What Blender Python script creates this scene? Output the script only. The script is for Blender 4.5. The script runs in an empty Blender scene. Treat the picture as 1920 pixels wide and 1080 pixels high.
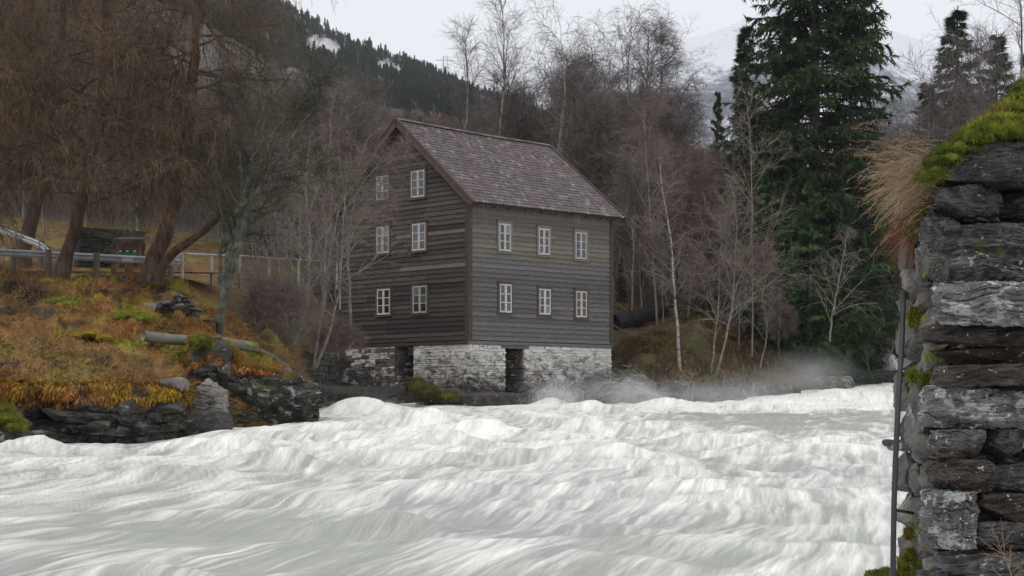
import bpy, math, random
import numpy as np
from mathutils import Vector

SC = bpy.context.scene
COL = SC.collection
# ------------------------------------------------------------------ camera, world, sun, exposure
FP, CX, HY, EYE = 3200.0, 960.0, 750.0, 3.0      # focal length in photo pixels, centre, horizon row, eye height

cam = bpy.data.cameras.new("camera")
cam.sensor_width = 36.0
cam.lens = FP / 1920 * 36
cam.shift_y = (HY - 540) / 1920
cam.clip_start = 0.1
cam.clip_end = 20000
camo = bpy.data.objects.new("camera", cam)
camo.location = (0, 0, EYE)
camo.rotation_euler = (math.radians(90), 0, 0)
COL.objects.link(camo)
SC.camera = camo

SUN_EL, SUN_AZ = math.radians(48), math.radians(215)   # azimuth measured clockwise from +Y
world = bpy.data.worlds.new("World")
SC.world = world
world.use_nodes = True
wn, wl = world.node_tree.nodes, world.node_tree.links
wn.clear()
w_out = wn.new("ShaderNodeOutputWorld")
w_bg = wn.new("ShaderNodeBackground")
w_bg.inputs["Strength"].default_value = 0.1
w_sky = wn.new("ShaderNodeTexSky")
w_sky.sky_type = 'NISHITA'
w_sky.sun_disc = False
w_sky.sun_elevation = SUN_EL
w_sky.sun_rotation = SUN_AZ
w_tc = wn.new("ShaderNodeTexCoord")
w_sep = wn.new("ShaderNodeSeparateXYZ")
wl.new(w_tc.outputs["Generated"], w_sep.inputs[0])
w_ramp = wn.new("ShaderNodeMapRange")                   # overcast layer: brighter overhead than at the horizon
w_ramp.inputs["From Min"].default_value = 0.0
w_ramp.inputs["From Max"].default_value = 1.0
w_ramp.inputs["To Min"].default_value = 9.0
w_ramp.inputs["To Max"].default_value = 12.5
wl.new(w_sep.outputs["Z"], w_ramp.inputs["Value"])
w_no = wn.new("ShaderNodeTexNoise")
w_no.inputs["Scale"].default_value = 2.2
w_no.inputs["Detail"].default_value = 4
w_no.inputs["Roughness"].default_value = 0.45
w_map = wn.new("ShaderNodeMapping")
w_map.inputs["Scale"].default_value = (1, 1, 3.5)
wl.new(w_tc.outputs["Generated"], w_map.inputs[0])
wl.new(w_map.outputs[0], w_no.inputs["Vector"])
w_nr = wn.new("ShaderNodeMapRange")
w_nr.inputs["From Min"].default_value = 0.3
w_nr.inputs["From Max"].default_value = 0.7
w_nr.inputs["To Min"].default_value = 0.955
w_nr.inputs["To Max"].default_value = 1.04
wl.new(w_no.outputs["Fac"], w_nr.inputs["Value"])
w_mul = wn.new("ShaderNodeMath"); w_mul.operation = 'MULTIPLY'
wl.new(w_ramp.outputs[0], w_mul.inputs[0]); wl.new(w_nr.outputs[0], w_mul.inputs[1])
w_cld = wn.new("ShaderNodeVectorMath"); w_cld.operation = 'SCALE'
w_cld.inputs[0].default_value = (0.985, 0.995, 1.03)
wl.new(w_mul.outputs[0], w_cld.inputs["Scale"])
w_mix = wn.new("ShaderNodeMix"); w_mix.data_type = 'RGBA'
w_mix.inputs["Factor"].default_value = 0.95
wl.new(w_sky.outputs[0], w_mix.inputs["A"])
wl.new(w_cld.outputs[0], w_mix.inputs["B"])
wl.new(w_mix.outputs["Result"], w_bg.inputs["Color"])
wl.new(w_bg.outputs[0], w_out.inputs["Surface"])

sun = bpy.data.lights.new("sun", 'SUN')
sun.energy = 0.9
sun.angle = math.radians(30)
sun.color = (1.0, 0.97, 0.93)
suno = bpy.data.objects.new("sun", sun)
sdir = Vector((math.sin(SUN_AZ) * math.cos(SUN_EL), math.cos(SUN_AZ) * math.cos(SUN_EL), math.sin(SUN_EL)))
suno.rotation_euler = sdir.to_track_quat('Z', 'Y').to_euler()
suno.location = (-20, -20, 60)
COL.objects.link(suno)

SC.view_settings.view_transform = 'Standard'
SC.view_settings.look = 'None'
SC.view_settings.exposure = 0.0
SC.view_settings.gamma = 1.0
SC.view_settings.use_curve_mapping = False
SC.cycles.max_bounces = 4
SC.cycles.diffuse_bounces = 2
SC.cycles.glossy_bounces = 2
SC.cycles.transmission_bounces = 3
SC.cycles.transparent_max_bounces = 12
SC.cycles.volume_bounces = 1
SC.cycles.volume_step_rate = 2
SC.cycles.volume_max_steps = 64
SC.cycles.use_denoising = True

rng = np.random.default_rng(7)

# ------------------------------------------------------------------ numeric helpers
def P(px, py, Y):
    return np.array(((px - CX) / FP * Y, Y, EYE + (HY - py) / FP * Y))

def PX(px, Y):
    return (px - CX) / FP * Y

_perm = np.random.default_rng(3).integers(0, 2**31, 4096).astype(np.int64)
def _hash(ix, iy, iz):
    h = (ix * 73856093) ^ (iy * 19349663) ^ (iz * 83492791)
    h = (h ^ (h >> 13)) * 1274126177
    h = h ^ (h >> 16)
    return _perm[h & 4095] / 2**31

def vnoise(x, y, z=0.0):
    x, y, z = np.broadcast_arrays(np.asarray(x, float), np.asarray(y, float), np.asarray(z, float))
    ix, iy, iz = np.floor(x).astype(np.int64), np.floor(y).astype(np.int64), np.floor(z).astype(np.int64)
    fx, fy, fz = x - ix, y - iy, z - iz
    fx = fx * fx * fx * (fx * (fx * 6 - 15) + 10); fy = fy * fy * fy * (fy * (fy * 6 - 15) + 10); fz = fz * fz * (3 - 2 * fz)
    r = 0
    for dx in (0, 1):
        for dy in (0, 1):
            for dz in (0, 1):
                w = (fx if dx else 1 - fx) * (fy if dy else 1 - fy) * (fz if dz else 1 - fz)
                r = r + w * _hash(ix + dx, iy + dy, iz + dz)
    return r * 2 - 1

def fbm(x, y, z=0.0, oct=4, gain=0.5, lac=2.03):
    a, s, t = 1.0, 0.0, 0.0
    for k in range(oct):
        s = s + a * vnoise(x * lac**k + 17.3 * k, y * lac**k - 9.1 * k, np.asarray(z) * lac**k + 5.7 * k)
        t += a; a *= gain
    return s / t

def sstep(a, b, x):
    t = np.clip((x - a) / (b - a), 0, 1)
    return t * t * (3 - 2 * t)

def nrm(v):
    return v / np.maximum(np.linalg.norm(v, axis=-1, keepdims=True), 1e-9)

# ------------------------------------------------------------------ object helpers
ORG = {}; KIDS = {}
def np_mesh(name, V, F, smooth=False, col=None, mats=()):
    """V (n,3); F list of face index arrays (m,k) ; col (n,3) colour of the thing itself, per vertex."""
    V = np.asarray(V, np.float32)
    if not isinstance(F, (list, tuple)): F = [F]
    F = [np.asarray(f, np.int32) for f in F if len(f)]
    me = bpy.data.meshes.new(name)
    nl = sum(f.size for f in F); nf = sum(len(f) for f in F)
    me.vertices.add(len(V)); me.loops.add(nl); me.polygons.add(nf)
    me.vertices.foreach_set("co", V.ravel())
    me.loops.foreach_set("vertex_index", np.concatenate([f.ravel() for f in F]))
    tot = np.concatenate([np.full(len(f), f.shape[1], np.int32) for f in F])
    st = np.concatenate([[0], np.cumsum(tot)[:-1]]).astype(np.int32)
    me.polygons.foreach_set("loop_start", st)
    if smooth:
        me.polygons.foreach_set("use_smooth", np.ones(nf, bool))
    else:
        me.polygons.foreach_set("use_smooth", np.zeros(nf, bool))
    me.update(calc_edges=True)
    if col is not None:
        a = me.color_attributes.new("Col", 'FLOAT_COLOR', 'POINT')
        c = np.ones((len(V), 4), np.float32); c[:, :3] = col
        a.data.foreach_set("color", c.ravel())
    for m in mats: me.materials.append(m)
    return me

def thing(name, label, cat, loc=(0, 0, 0), group=None):
    o = bpy.data.objects.new(name, None)
    o.empty_display_size = 0.2
    o.location = loc
    o['label'] = label; o['category'] = cat
    if group: o['group'] = group
    COL.objects.link(o)
    ORG[o.name] = np.array(loc, float)
    return o

def mk(name, V, F, mat, parent=None, smooth=False, col=None, origin=None, kind=None, label=None, cat=None, group=None):
    V = np.asarray(V, float)
    if parent is not None: org = ORG[parent.name]
    elif origin is not None: org = np.array(origin, float)
    else: org = np.zeros(3)
    me = np_mesh(name, V - org, F, smooth, col, (mat,))
    o = bpy.data.objects.new(name, me)
    COL.objects.link(o)
    if parent is not None:
        o.parent = parent
        KIDS.setdefault(parent.name, []).append(o)
    else: o.location = org
    ORG[o.name] = org
    if kind: o['kind'] = kind
    if label: o['label'] = label
    if cat: o['category'] = cat
    if group: o['group'] = group
    return o

def copy_tree(o, parent=None, loc=None, rz=None, sc=None, label=None, group=None):
    c = o.copy(); COL.objects.link(c)
    c.parent = parent
    if loc is not None: c.location = loc
    if rz is not None: c.rotation_euler = (0, 0, rz)
    if sc is not None: c.scale = sc if isinstance(sc, (tuple, list)) else (sc, sc, sc)
    if label: c['label'] = label
    if group: c['group'] = group
    for ch in KIDS.get(o.name, []):
        copy_tree(ch, c)
    return c

class MB:
    """collects faces for one mesh"""
    def __init__(s): s.V = []; s.Q = []; s.T = []; s.C = []; s.n = 0
    def add(s, V, Q=None, T=None, col=None):
        V = np.asarray(V, float)
        s.V.append(V)
        if Q is not None and len(Q): s.Q.append(np.asarray(Q) + s.n)
        if T is not None and len(T): s.T.append(np.asarray(T) + s.n)
        if col is not None: s.C.append(np.broadcast_to(np.asarray(col, float), V.shape))
        s.n += len(V)
    def box(s, o, a, b, c, col=None):
        """o corner, edge vectors a,b,c"""
        o, a, b, c = [np.asarray(v, float) for v in (o, a, b, c)]
        V = [o, o + a, o + a + b, o + b, o + c, o + a + c, o + a + b + c, o + b + c]
        s.add(V, [(0, 3, 2, 1), (4, 5, 6, 7), (0, 1, 5, 4), (1, 2, 6, 5), (2, 3, 7, 6), (3, 0, 4, 7)], col=col)
    def tube(s, pts, r, sides=8, col=None, cap=True):
        V, Q = tubes(np.asarray(pts, float)[None], np.broadcast_to(np.asarray(r, float), (len(pts),))[None], sides)
        s.add(V, Q, col=col)
        if cap:
            n0 = s.n - len(V); k = len(pts)
            for st in (0, (k - 1) * sides):
                c = V[st:st + sides].mean(0)
                s.add([c])
                ci = s.n - 1
                s.T.append(np.array([[n0 + st + i, n0 + st + (i + 1) % sides, ci] for i in range(sides)]))
                if col is not None: s.C.append(np.broadcast_to(np.asarray(col, float), (1, 3)))
    def make(s, name, mat, parent=None, **k):
        F = []
        if s.Q: F.append(np.concatenate(s.Q))
        if s.T: F.append(np.concatenate(s.T))
        return mk(name, np.concatenate(s.V), F, mat, parent, col=np.concatenate(s.C) if s.C else None, **k)

# ------------------------------------------------------------------ materials
def new_mat(name):
    m = bpy.data.materials.new(name); m.use_nodes = True
    nt = m.node_tree; b = nt.nodes["Principled BSDF"]
    b.inputs["Roughness"].default_value = 0.85
    b.inputs["Specular IOR Level"].default_value = 0.25
    return m, nt, b

def _noise(nt, vec, scale, detail=4, rough=0.6, dist=0.0):
    n = nt.nodes.new("ShaderNodeTexNoise")
    n.inputs["Scale"].default_value = scale; n.inputs["Detail"].default_value = detail
    n.inputs["Roughness"].default_value = rough; n.inputs["Distortion"].default_value = dist
    nt.links.new(vec, n.inputs["Vector"])
    return n.outputs["Fac"]

def _ramp(nt, fac, stops):
    r = nt.nodes.new("ShaderNodeValToRGB")
    e = r.color_ramp.elements
    while len(e) < len(stops): e.new(0.5)
    for el, (p, c) in zip(e, stops):
        el.position = p
        el.color = (*c, 1) if len(c) == 3 else c
    nt.links.new(fac, r.inputs[0])
    return r.outputs[0]

def _map(nt, vec, scale=(1, 1, 1), rot=(0, 0, 0)):
    m = nt.nodes.new("ShaderNodeMapping")
    m.inputs["Scale"].default_value = scale; m.inputs["Rotation"].default_value = rot
    nt.links.new(vec, m.inputs[0])
    return m.outputs[0]

def _mix(nt, fac, a, b, mode='MIX'):
    m = nt.nodes.new("ShaderNodeMix"); m.data_type = 'RGBA'; m.blend_type = mode
    for s, v in (("Factor", fac), ("A", a), ("B", b)):
        if isinstance(v, (int, float)): m.inputs[s].default_value = v
        elif isinstance(v, tuple): m.inputs[s].default_value = (*v, 1) if len(v) == 3 else v
        else: nt.links.new(v, m.inputs[s])
    return m.outputs["Result"]

def _bump(nt, b, h, strength=0.5, dist=0.02):
    bp = nt.nodes.new("ShaderNodeBump")
    bp.inputs["Strength"].default_value = strength; bp.inputs["Distance"].default_value = dist
    nt.links.new(h, bp.inputs["Height"]); nt.links.new(bp.outputs[0], b.inputs["Normal"])

def noise_mat(name, stops, scale=3, detail=5, rough=0.85, stretch=(1, 1, 1), bump=0.0, bdist=0.02, vcol=False,
              objvar=0.0, patches=None, spec=0.25, bscale=None, rot=(0, 0, 0), distort=0.3):
    """stops: colour ramp over noise. patches: list of (scale, threshold, softness, colour, stretch)."""
    m, nt, b = new_mat(name)
    b.inputs["Roughness"].default_value = rough
    b.inputs["Specular IOR Level"].default_value = spec
    tc = nt.nodes.new("ShaderNodeTexCoord")
    vec0 = tc.outputs["Object"]
    vec = _map(nt, vec0, stretch, rot)
    f = _noise(nt, vec, scale, detail, 0.65, distort)
    c = _ramp(nt, f, stops)
    if vcol:
        a = nt.nodes.new("ShaderNodeVertexColor"); a.layer_name = "Col"
        c = _mix(nt, 1.0, a.outputs[0], c, 'MULTIPLY')
    for (s, th, sf, pc, st) in (patches or []):
        pf = _noise(nt, _map(nt, vec0, st), s, 5, 0.65, 0.5)
        k = _ramp(nt, pf, [(th, (0, 0, 0)), (min(th + sf, 1), (1, 1, 1))])
        c = _mix(nt, k, c, pc)
    if objvar:
        oi = nt.nodes.new("ShaderNodeObjectInfo")
        mr = nt.nodes.new("ShaderNodeMapRange")
        mr.inputs["To Min"].default_value = 1 - objvar; mr.inputs["To Max"].default_value = 1 + objvar
        nt.links.new(oi.outputs["Random"], mr.inputs["Value"])
        hs = nt.nodes.new("ShaderNodeHueSaturation")
        nt.links.new(mr.outputs[0], hs.inputs["Value"]); nt.links.new(c, hs.inputs["Color"])
        c = hs.outputs[0]
    nt.links.new(c, b.inputs["Base Color"])
    if bump:
        h = _noise(nt, vec, bscale or scale * 3, 6, 0.7, distort)
        _bump(nt, b, h, bump, bdist)
    return m

def flat(name, c, rough=0.6, metal=0.0, spec=0.4):
    m, nt, b = new_mat(name)
    b.inputs["Base Color"].default_value = (*c, 1); b.inputs["Roughness"].default_value = rough
    b.inputs["Metallic"].default_value = metal; b.inputs["Specular IOR Level"].default_value = spec
    return m

def vcol_mat(name, rough=0.9, spec=0.1, lo=0.75, hi=1.25, scale=4):
    return noise_mat(name, [(0.3, (lo,) * 3), (0.7, (hi,) * 3)], scale=scale, rough=rough, spec=spec, vcol=True)

M = {}
M['ground'] = noise_mat('forest_floor', [(0.25, (.55, .5, .45)), (0.5, (.95, .95, .9)), (0.75, (1.35, 1.3, 1.2))], 2.5, 8, vcol=True, bump=.8, bdist=.12)
M['rock'] = noise_mat('bank_rock', [(.25, (.016, .015, .014)), (.5, (.066, .062, .058)), (.75, (.19, .18, .17))], 3.2, 10, .7, (1, 1, 2.2), 1.0, .12,
                      patches=[(5, .62, .05, (.30, .31, .29), (1, 1, 1.5)), (1.1, .60, .1, (.10, .12, .02), (1, 1, 1))], spec=.35)
M['rock_pale'] = noise_mat('split_rock', [(.3, (.10, .098, .095)), (.5, (.19, .18, .165)), (.75, (.30, .28, .25))], 1.5, 9, .75, (1, 1, 1), .6, .05,
                      patches=[(2.0, .62, .08, (.16, .12, .08), (1, 1, 1))])
M['rock_lichen'] = noise_mat('lichened_rock', [(.28, (.02, .02, .018)), (.5, (.06, .058, .052)), (.75, (.12, .118, .11))], 2, 9, .75, (1, 1, 1), .9, .08,
                      patches=[(3.8, .555, .06, (.27, .295, .275), (1, 1, 1)), (1.6, .60, .08, (.11, .13, .02), (1, 1, 1))])
M['moss'] = noise_mat('moss_cushion', [(.3, (.03, .045, .010)), (.5, (.10, .125, .018)), (.7, (.22, .23, .035))], 9, 6, .95, (1, 1, 1), 1.0, .04, spec=.05)
M['moss_gold'] = noise_mat('golden_moss', [(.3, (.12, .075, .015)), (.5, (.24, .17, .025)), (.7, (.33, .26, .04))], 9, 6, .95, (1, 1, 1), 1.0, .04, spec=.05)
M['blades'] = vcol_mat('grass_blade', lo=.8, hi=1.2)
M['board_grey'] = noise_mat('grey_board', [(.3, (.060, .056, .055)), (.5, (.108, .102, .100)), (.72, (.180, .171, .167))], 5, 8, .8, (1.2, 1.2, 9), .5, .01, objvar=.22,
                      patches=[(1.1, .60, .2, (.15, .142, .135), (1, 1, .6))])
M['board_pale'] = noise_mat('weathered_board', [(.28, (.082, .074, .062)), (.5, (.145, .130, .108)), (.72, (.22, .20, .172))], 5, 8, .8, (1.2, 1.2, 9), .5, .01, objvar=.2,
                      patches=[(.9, .55, .18, (.13, .118, .108), (1, 1, .4)), (1.4, .6, .15, (.25, .245, .235), (1, 1, .5))])
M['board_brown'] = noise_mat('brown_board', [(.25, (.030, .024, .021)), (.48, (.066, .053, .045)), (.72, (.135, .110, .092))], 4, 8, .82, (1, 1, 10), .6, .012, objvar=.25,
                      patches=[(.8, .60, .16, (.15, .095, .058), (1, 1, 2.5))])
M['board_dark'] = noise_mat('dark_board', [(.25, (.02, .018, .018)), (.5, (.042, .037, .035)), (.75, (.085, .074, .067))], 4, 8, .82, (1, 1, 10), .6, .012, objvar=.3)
M['trim'] = noise_mat('trim_wood', [(.3, (.038, .03, .027)), (.7, (.09, .072, .062))], 6, 6, .8, (1, 1, 6), .3, .01)
M['barge'] = noise_mat('barge_wood', [(.3, (.05, .032, .025)), (.7, (.115, .076, .056))], 5, 6, .8, (1, 1, 3), .3, .01)
M['white'] = noise_mat('old_white_paint', [(.25, (.20, .19, .175)), (.45, (.42, .41, .385)), (.6, (.52, .51, .485))], 9, 6, .6, (1, 1, 2), objvar=.16)
M['cream'] = noise_mat('cream_casing', [(.3, (.12, .105, .085)), (.6, (.23, .205, .17))], 9, 6, .7, (1, 1, 2))
M['casing_brown'] = noise_mat('brown_casing', [(.3, (.06, .042, .032)), (.6, (.125, .088, .062))], 9, 6, .7, (1, 1, 2))
gm, gnt, gb = new_mat('window_glass')
gb.inputs["Roughness"].default_value = .08
gb.inputs["Specular IOR Level"].default_value = .8
_gv = gnt.nodes.new("ShaderNodeObjectInfo")
gnt.links.new(_ramp(gnt, _gv.outputs["Random"], [(0, (.008, .010, .014)), (.6, (.025, .032, .044)), (.9, (.06, .07, .08)), (1, (.15, .15, .145))]), gb.inputs["Base Color"])
_gt = gnt.nodes.new("ShaderNodeTexCoord")
_bump(gnt, gb, _noise(gnt, _gt.outputs["Object"], 1.3, 1), .25, .05)
M['glass'] = gm
M['tile'] = noise_mat('roof_tile', [(.3, (.62, .60, .60)), (.5, (.95, .94, .93)), (.72, (1.4, 1.4, 1.38))], 12, 8, .85, vcol=True, bump=.4, bdist=.01,
                      patches=[(26, .62, .04, (.28, .27, .27), (1, 1, 1)), (1.2, .68, .05, (.14, .15, .05), (1, 1, 1))])
# foundation stone: whitewash worn off towards the water
def stone_wash(name, dark):
    m, nt, b = new_mat(name)
    tc = nt.nodes.new("ShaderNodeTexCoord"); v = tc.outputs["Object"]
    base = _ramp(nt, _noise(nt, v, 4, 8, .7, .4), [(.28, (.035, .034, .034)), (.5, (.10, .095, .09)), (.75, (.21, .20, .19))])
    oi = nt.nodes.new("ShaderNodeObjectInfo")
    tint = _ramp(nt, oi.outputs["Random"], [(0, (.7, .7, .72)), (.55, (1.1, 1.05, 1.0)), (.86, (1.2, 1.1, 1.0)), (.93, (1.6, 1.0, .75)), (1, (1.7, 1.1, .85))])
    base = _mix(nt, 1.0, base, tint, 'MULTIPLY')
    sep = nt.nodes.new("ShaderNodeSeparateXYZ"); nt.links.new(v, sep.inputs[0])
    mr = nt.nodes.new("ShaderNodeMapRange")       # object z: 0 = wall plate
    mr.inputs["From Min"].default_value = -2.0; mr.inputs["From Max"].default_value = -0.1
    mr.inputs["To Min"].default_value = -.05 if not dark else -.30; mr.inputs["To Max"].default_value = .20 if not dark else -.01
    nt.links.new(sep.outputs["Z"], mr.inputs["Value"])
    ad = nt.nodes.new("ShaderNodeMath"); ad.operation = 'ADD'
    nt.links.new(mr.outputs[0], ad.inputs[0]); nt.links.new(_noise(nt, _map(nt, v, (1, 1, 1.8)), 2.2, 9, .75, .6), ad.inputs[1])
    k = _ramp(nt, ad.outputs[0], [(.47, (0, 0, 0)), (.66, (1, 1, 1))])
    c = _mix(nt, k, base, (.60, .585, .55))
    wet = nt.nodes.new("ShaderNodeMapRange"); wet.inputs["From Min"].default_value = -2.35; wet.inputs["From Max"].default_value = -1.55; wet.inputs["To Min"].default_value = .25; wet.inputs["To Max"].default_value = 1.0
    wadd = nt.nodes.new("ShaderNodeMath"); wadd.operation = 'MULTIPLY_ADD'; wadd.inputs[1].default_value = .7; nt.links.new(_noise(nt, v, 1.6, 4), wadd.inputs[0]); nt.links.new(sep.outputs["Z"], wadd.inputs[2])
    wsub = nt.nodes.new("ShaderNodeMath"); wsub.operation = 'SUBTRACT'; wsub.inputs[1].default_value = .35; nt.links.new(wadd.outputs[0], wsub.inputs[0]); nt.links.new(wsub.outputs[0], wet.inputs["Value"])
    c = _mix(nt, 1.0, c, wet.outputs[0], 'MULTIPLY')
    nt.links.new(c, b.inputs["Base Color"])
    _bump(nt, b, _noise(nt, v, 14, 7, .7), .7, .02)
    return m
M['wash'] = stone_wash('whitewashed_stone', False)
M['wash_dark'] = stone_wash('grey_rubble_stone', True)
M['bark_birch'] = noise_mat('birch_bark', [(.38, (.05, .045, .04)), (.48, (.24, .225, .205)), (.7, (.38, .365, .34))], 3.0, 6, .8, (1, 1, 3.2), .3, .01)
M['bark_grey'] = noise_mat('alder_bark', [(.3, (.10, .088, .075)), (.55, (.21, .19, .16)), (.75, (.34, .315, .27))], 3, 6, .85, (1, 1, 2), .4, .01)
M['bark_lichen'] = noise_mat('lichen_bark', [(.3, (.028, .028, .022)), (.5, (.075, .08, .06)), (.72, (.19, .20, .16))], 4, 7, .9, (1, 1, 1), .5, .02)
M['bark_larch'] = noise_mat('larch_bark', [(.3, (.028, .018, .013)), (.52, (.075, .046, .034)), (.75, (.17, .112, .085))], 4, 8, .9, (1.3, 1.3, .5), 1, .04,
                      patches=[(1.2, .62, .1, (.14, .15, .09), (1, 1, 1))])
M['bark_dark'] = noise_mat('dark_bark', [(.3, (.03, .026, .022)), (.6, (.08, .068, .06))], 4, 6, .9)
M['twig_larch'] = noise_mat('larch_twig', [(.36, (.055, .037, .022)), (.5, (.115, .075, .043)), (.64, (.19, .132, .080))], .8, 5, .9)
M['twig_red'] = noise_mat('reddish_twig', [(.35, (.125, .092, .080)), (.65, (.22, .165, .145))], .7, 3, .9)
M['twig_grey'] = noise_mat('grey_twig', [(.35, (.10, .085, .078)), (.65, (.19, .165, .15))], .7, 3, .9)
M['twig_dark'] = noise_mat('dark_twig', [(.35, (.075, .062, .060)), (.65, (.145, .118, .112))], .7, 3, .9)
M['twig_lichen'] = noise_mat('lichen_twig', [(.35, (.028, .028, .018)), (.65, (.085, .085, .055))], .9, 4, .9)
M['spruce'] = noise_mat('spruce_needles', [(.32, (.007, .016, .008)), (.5, (.017, .036, .015)), (.68, (.036, .062, .022))], .9, 6, .7, vcol=True, spec=.2)
M['cone'] = flat('spruce_cone_scale', (.13, .065, .03), .8)
M['water'] = None
M['wet_log'] = noise_mat('wet_log_wood', [(.3, (.02, .018, .016)), (.7, (.07, .065, .057))], 2.5, 7, .6, (1, 1, 3))
M['steel'] = noise_mat('galvanised_steel', [(.3, (.24, .255, .27)), (.7, (.40, .42, .44))], 2, 4, .45, spec=.5)
M['post'] = noise_mat('weathered_post', [(.3, (.07, .06, .048)), (.7, (.17, .15, .12))], 6, 5, .9, (1, 1, .3))
M['planks'] = noise_mat('stained_planks', [(.3, (.12, .055, .025)), (.7, (.22, .11, .05))], 5, 5, .8, (1, 1, 4))
M['teal'] = flat('green_box_metal', (.015, .10, .085), .5)
M['paper'] = flat('paper_label', (.6, .62, .6), .7)
M['asphalt'] = noise_mat('wet_asphalt', [(.3, (.05, .05, .052)), (.7, (.09, .09, .093))], 6, 5, .7)
M['pipe_old'] = noise_mat('weathered_pipe', [(.3, (.10, .095, .08)), (.7, (.23, .22, .19))], 2.5, 7, .8, patches=[(1.5, .56, .08, (.12, .12, .02), (1, 1, 1))])
M['pipe_black'] = noise_mat('tarred_pipe', [(.3, (.012, .012, .013)), (.7, (.035, .034, .035))], 3, 5, .6, patches=[(1.3, .62, .08, (.08, .09, .02), (1, 1, 1))])
M['black'] = noise_mat('black_hose', [(.3, (.008, .008, .010)), (.7, (.020, .020, .024))], 12, 4, .42, spec=.5)
M['rust'] = noise_mat('rusty_iron', [(.3, (.02, .012, .010)), (.7, (.06, .03, .02))], 30, 5, .8)
M['wallstone'] = noise_mat('slate_stone', [(.28, (.022, .022, .023)), (.5, (.080, .078, .080)), (.72, (.21, .205, .205))], 9, 12, .62, (1, 1, 1.8), 1.0, .02, objvar=.3,
                      patches=[(34, .625, .02, (.42, .43, .42), (1, 1, 1)), (3.4, .60, .1, (.075, .045, .03), (1, 1, 2)), (5, .66, .05, (.17, .20, .02), (1, 1, 1))], spec=.35)
M['wallstone_lichen'] = noise_mat('lichened_slate', [(.28, (.05, .05, .05)), (.5, (.13, .128, .126)), (.72, (.24, .235, .23))], 5, 10, .7, (1, 1, 2), 1.0, .01,
                      patches=[(13, .55, .03, (.33, .34, .33), (1, 1, 1)), (30, .61, .02, (.52, .53, .52), (1, 1, 1))], spec=.3)
M['wallstone_brown'] = noise_mat('brown_slate', [(.28, (.016, .013, .012)), (.5, (.056, .045, .038)), (.72, (.14, .108, .09))], 9, 12, .65, (1, 1, 2.2), 1.0, .02, objvar=.25,
                      patches=[(36, .63, .02, (.40, .41, .40), (1, 1, 1)), (3, .64, .08, (.12, .14, .02), (1, 1, 1))], spec=.35)
M['wallstone_side'] = noise_mat('rubble_slate', [(.28, (.03, .028, .025)), (.5, (.095, .090, .080)), (.72, (.20, .19, .175))], 7, 9, .65, (1, 1, 1), 1.0, .01, objvar=.45,
                      patches=[(11, .66, .03, (.36, .37, .34), (1, 1, 1)), (4, .60, .06, (.12, .145, .015), (1, 1, 1)), (5, .66, .08, (.12, .07, .03), (1, 1, 1))], spec=.35)
M['dry_stone'] = noise_mat('dry_wall_stone', [(.28, (.03, .03, .027)), (.5, (.08, .08, .075)), (.75, (.17, .17, .16))], 3, 8, .8, (1, 1, 1), .8, .03, objvar=.35,
                      patches=[(1.4, .60, .08, (.09, .10, .02), (1, 1, 1))])

M['dry_stone_dark'] = noise_mat('dark_wall_stone', [(.28, (.012, .012, .011)), (.5, (.035, .035, .032)), (.75, (.08, .08, .075))], 3, 8, .8, (1, 1, 1), .8, .03, objvar=.35)
# ------------------------------------------------------------------ branch engine (vectorised)
def polyline(pts, K):
    pts = np.asarray(pts, float)
    # Catmull-Rom through the given points
    d = np.concatenate([[0], np.cumsum(np.linalg.norm(np.diff(pts, axis=0), axis=1))])
    t = np.linspace(0, d[-1], K)
    ext = np.vstack([2 * pts[0] - pts[1], pts, 2 * pts[-1] - pts[-2]])
    out = []
    for x in t:
        i = min(np.searchsorted(d, x, 'right') - 1, len(pts) - 2)
        u = (x - d[i]) / max(d[i + 1] - d[i], 1e-9)
        p0, p1, p2, p3 = ext[i], ext[i + 1], ext[i + 2], ext[i + 3]
        out.append(.5 * ((2 * p1) + (-p0 + p2) * u + (2 * p0 - 5 * p1 + 4 * p2 - p3) * u**2 + (-p0 + 3 * p1 - 3 * p2 + p3) * u**3))
    return np.array(out)

def tubes(B, R, sides):
    """B (N,K,3), R (N,K). sides 2 gives ribbons."""
    N, K, _ = B.shape
    tan = nrm(B[:, -1] - B[:, 0])
    ref = np.where(np.abs(tan[:, 2:3]) < .9, np.array([[0, 0, 1.]]), np.array([[1., 0, 0]]))
    a = nrm(np.cross(tan, ref)); b = np.cross(tan, a)
    if sides == 2:
        ph = (np.arange(N) * 2.399963) % (2 * np.pi)
        a = a * np.cos(ph)[:, None] + b * np.sin(ph)[:, None]
        V = np.stack([B + a[:, None] * R[..., None], B - a[:, None] * R[..., None]], 2)
    else:
        th = np.arange(sides) * 2 * np.pi / sides
        off = a[:, None, None] * np.cos(th)[None, None, :, None] + b[:, None, None] * np.sin(th)[None, None, :, None]
        V = B[:, :, None] + off * R[:, :, None, None]
    base = (np.arange(N) * K * sides)[:, None, None]
    k = np.arange(K - 1)[None, :, None] * sides
    s = np.arange(sides if sides > 2 else 1)[None, None, :]
    s2 = (s + 1) % sides
    Q = np.stack([base + k + s, base + k + s2, base + k + sides + s2, base + k + sides + s], -1).reshape(-1, 4)
    return V.reshape(-1, 3), Q

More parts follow.
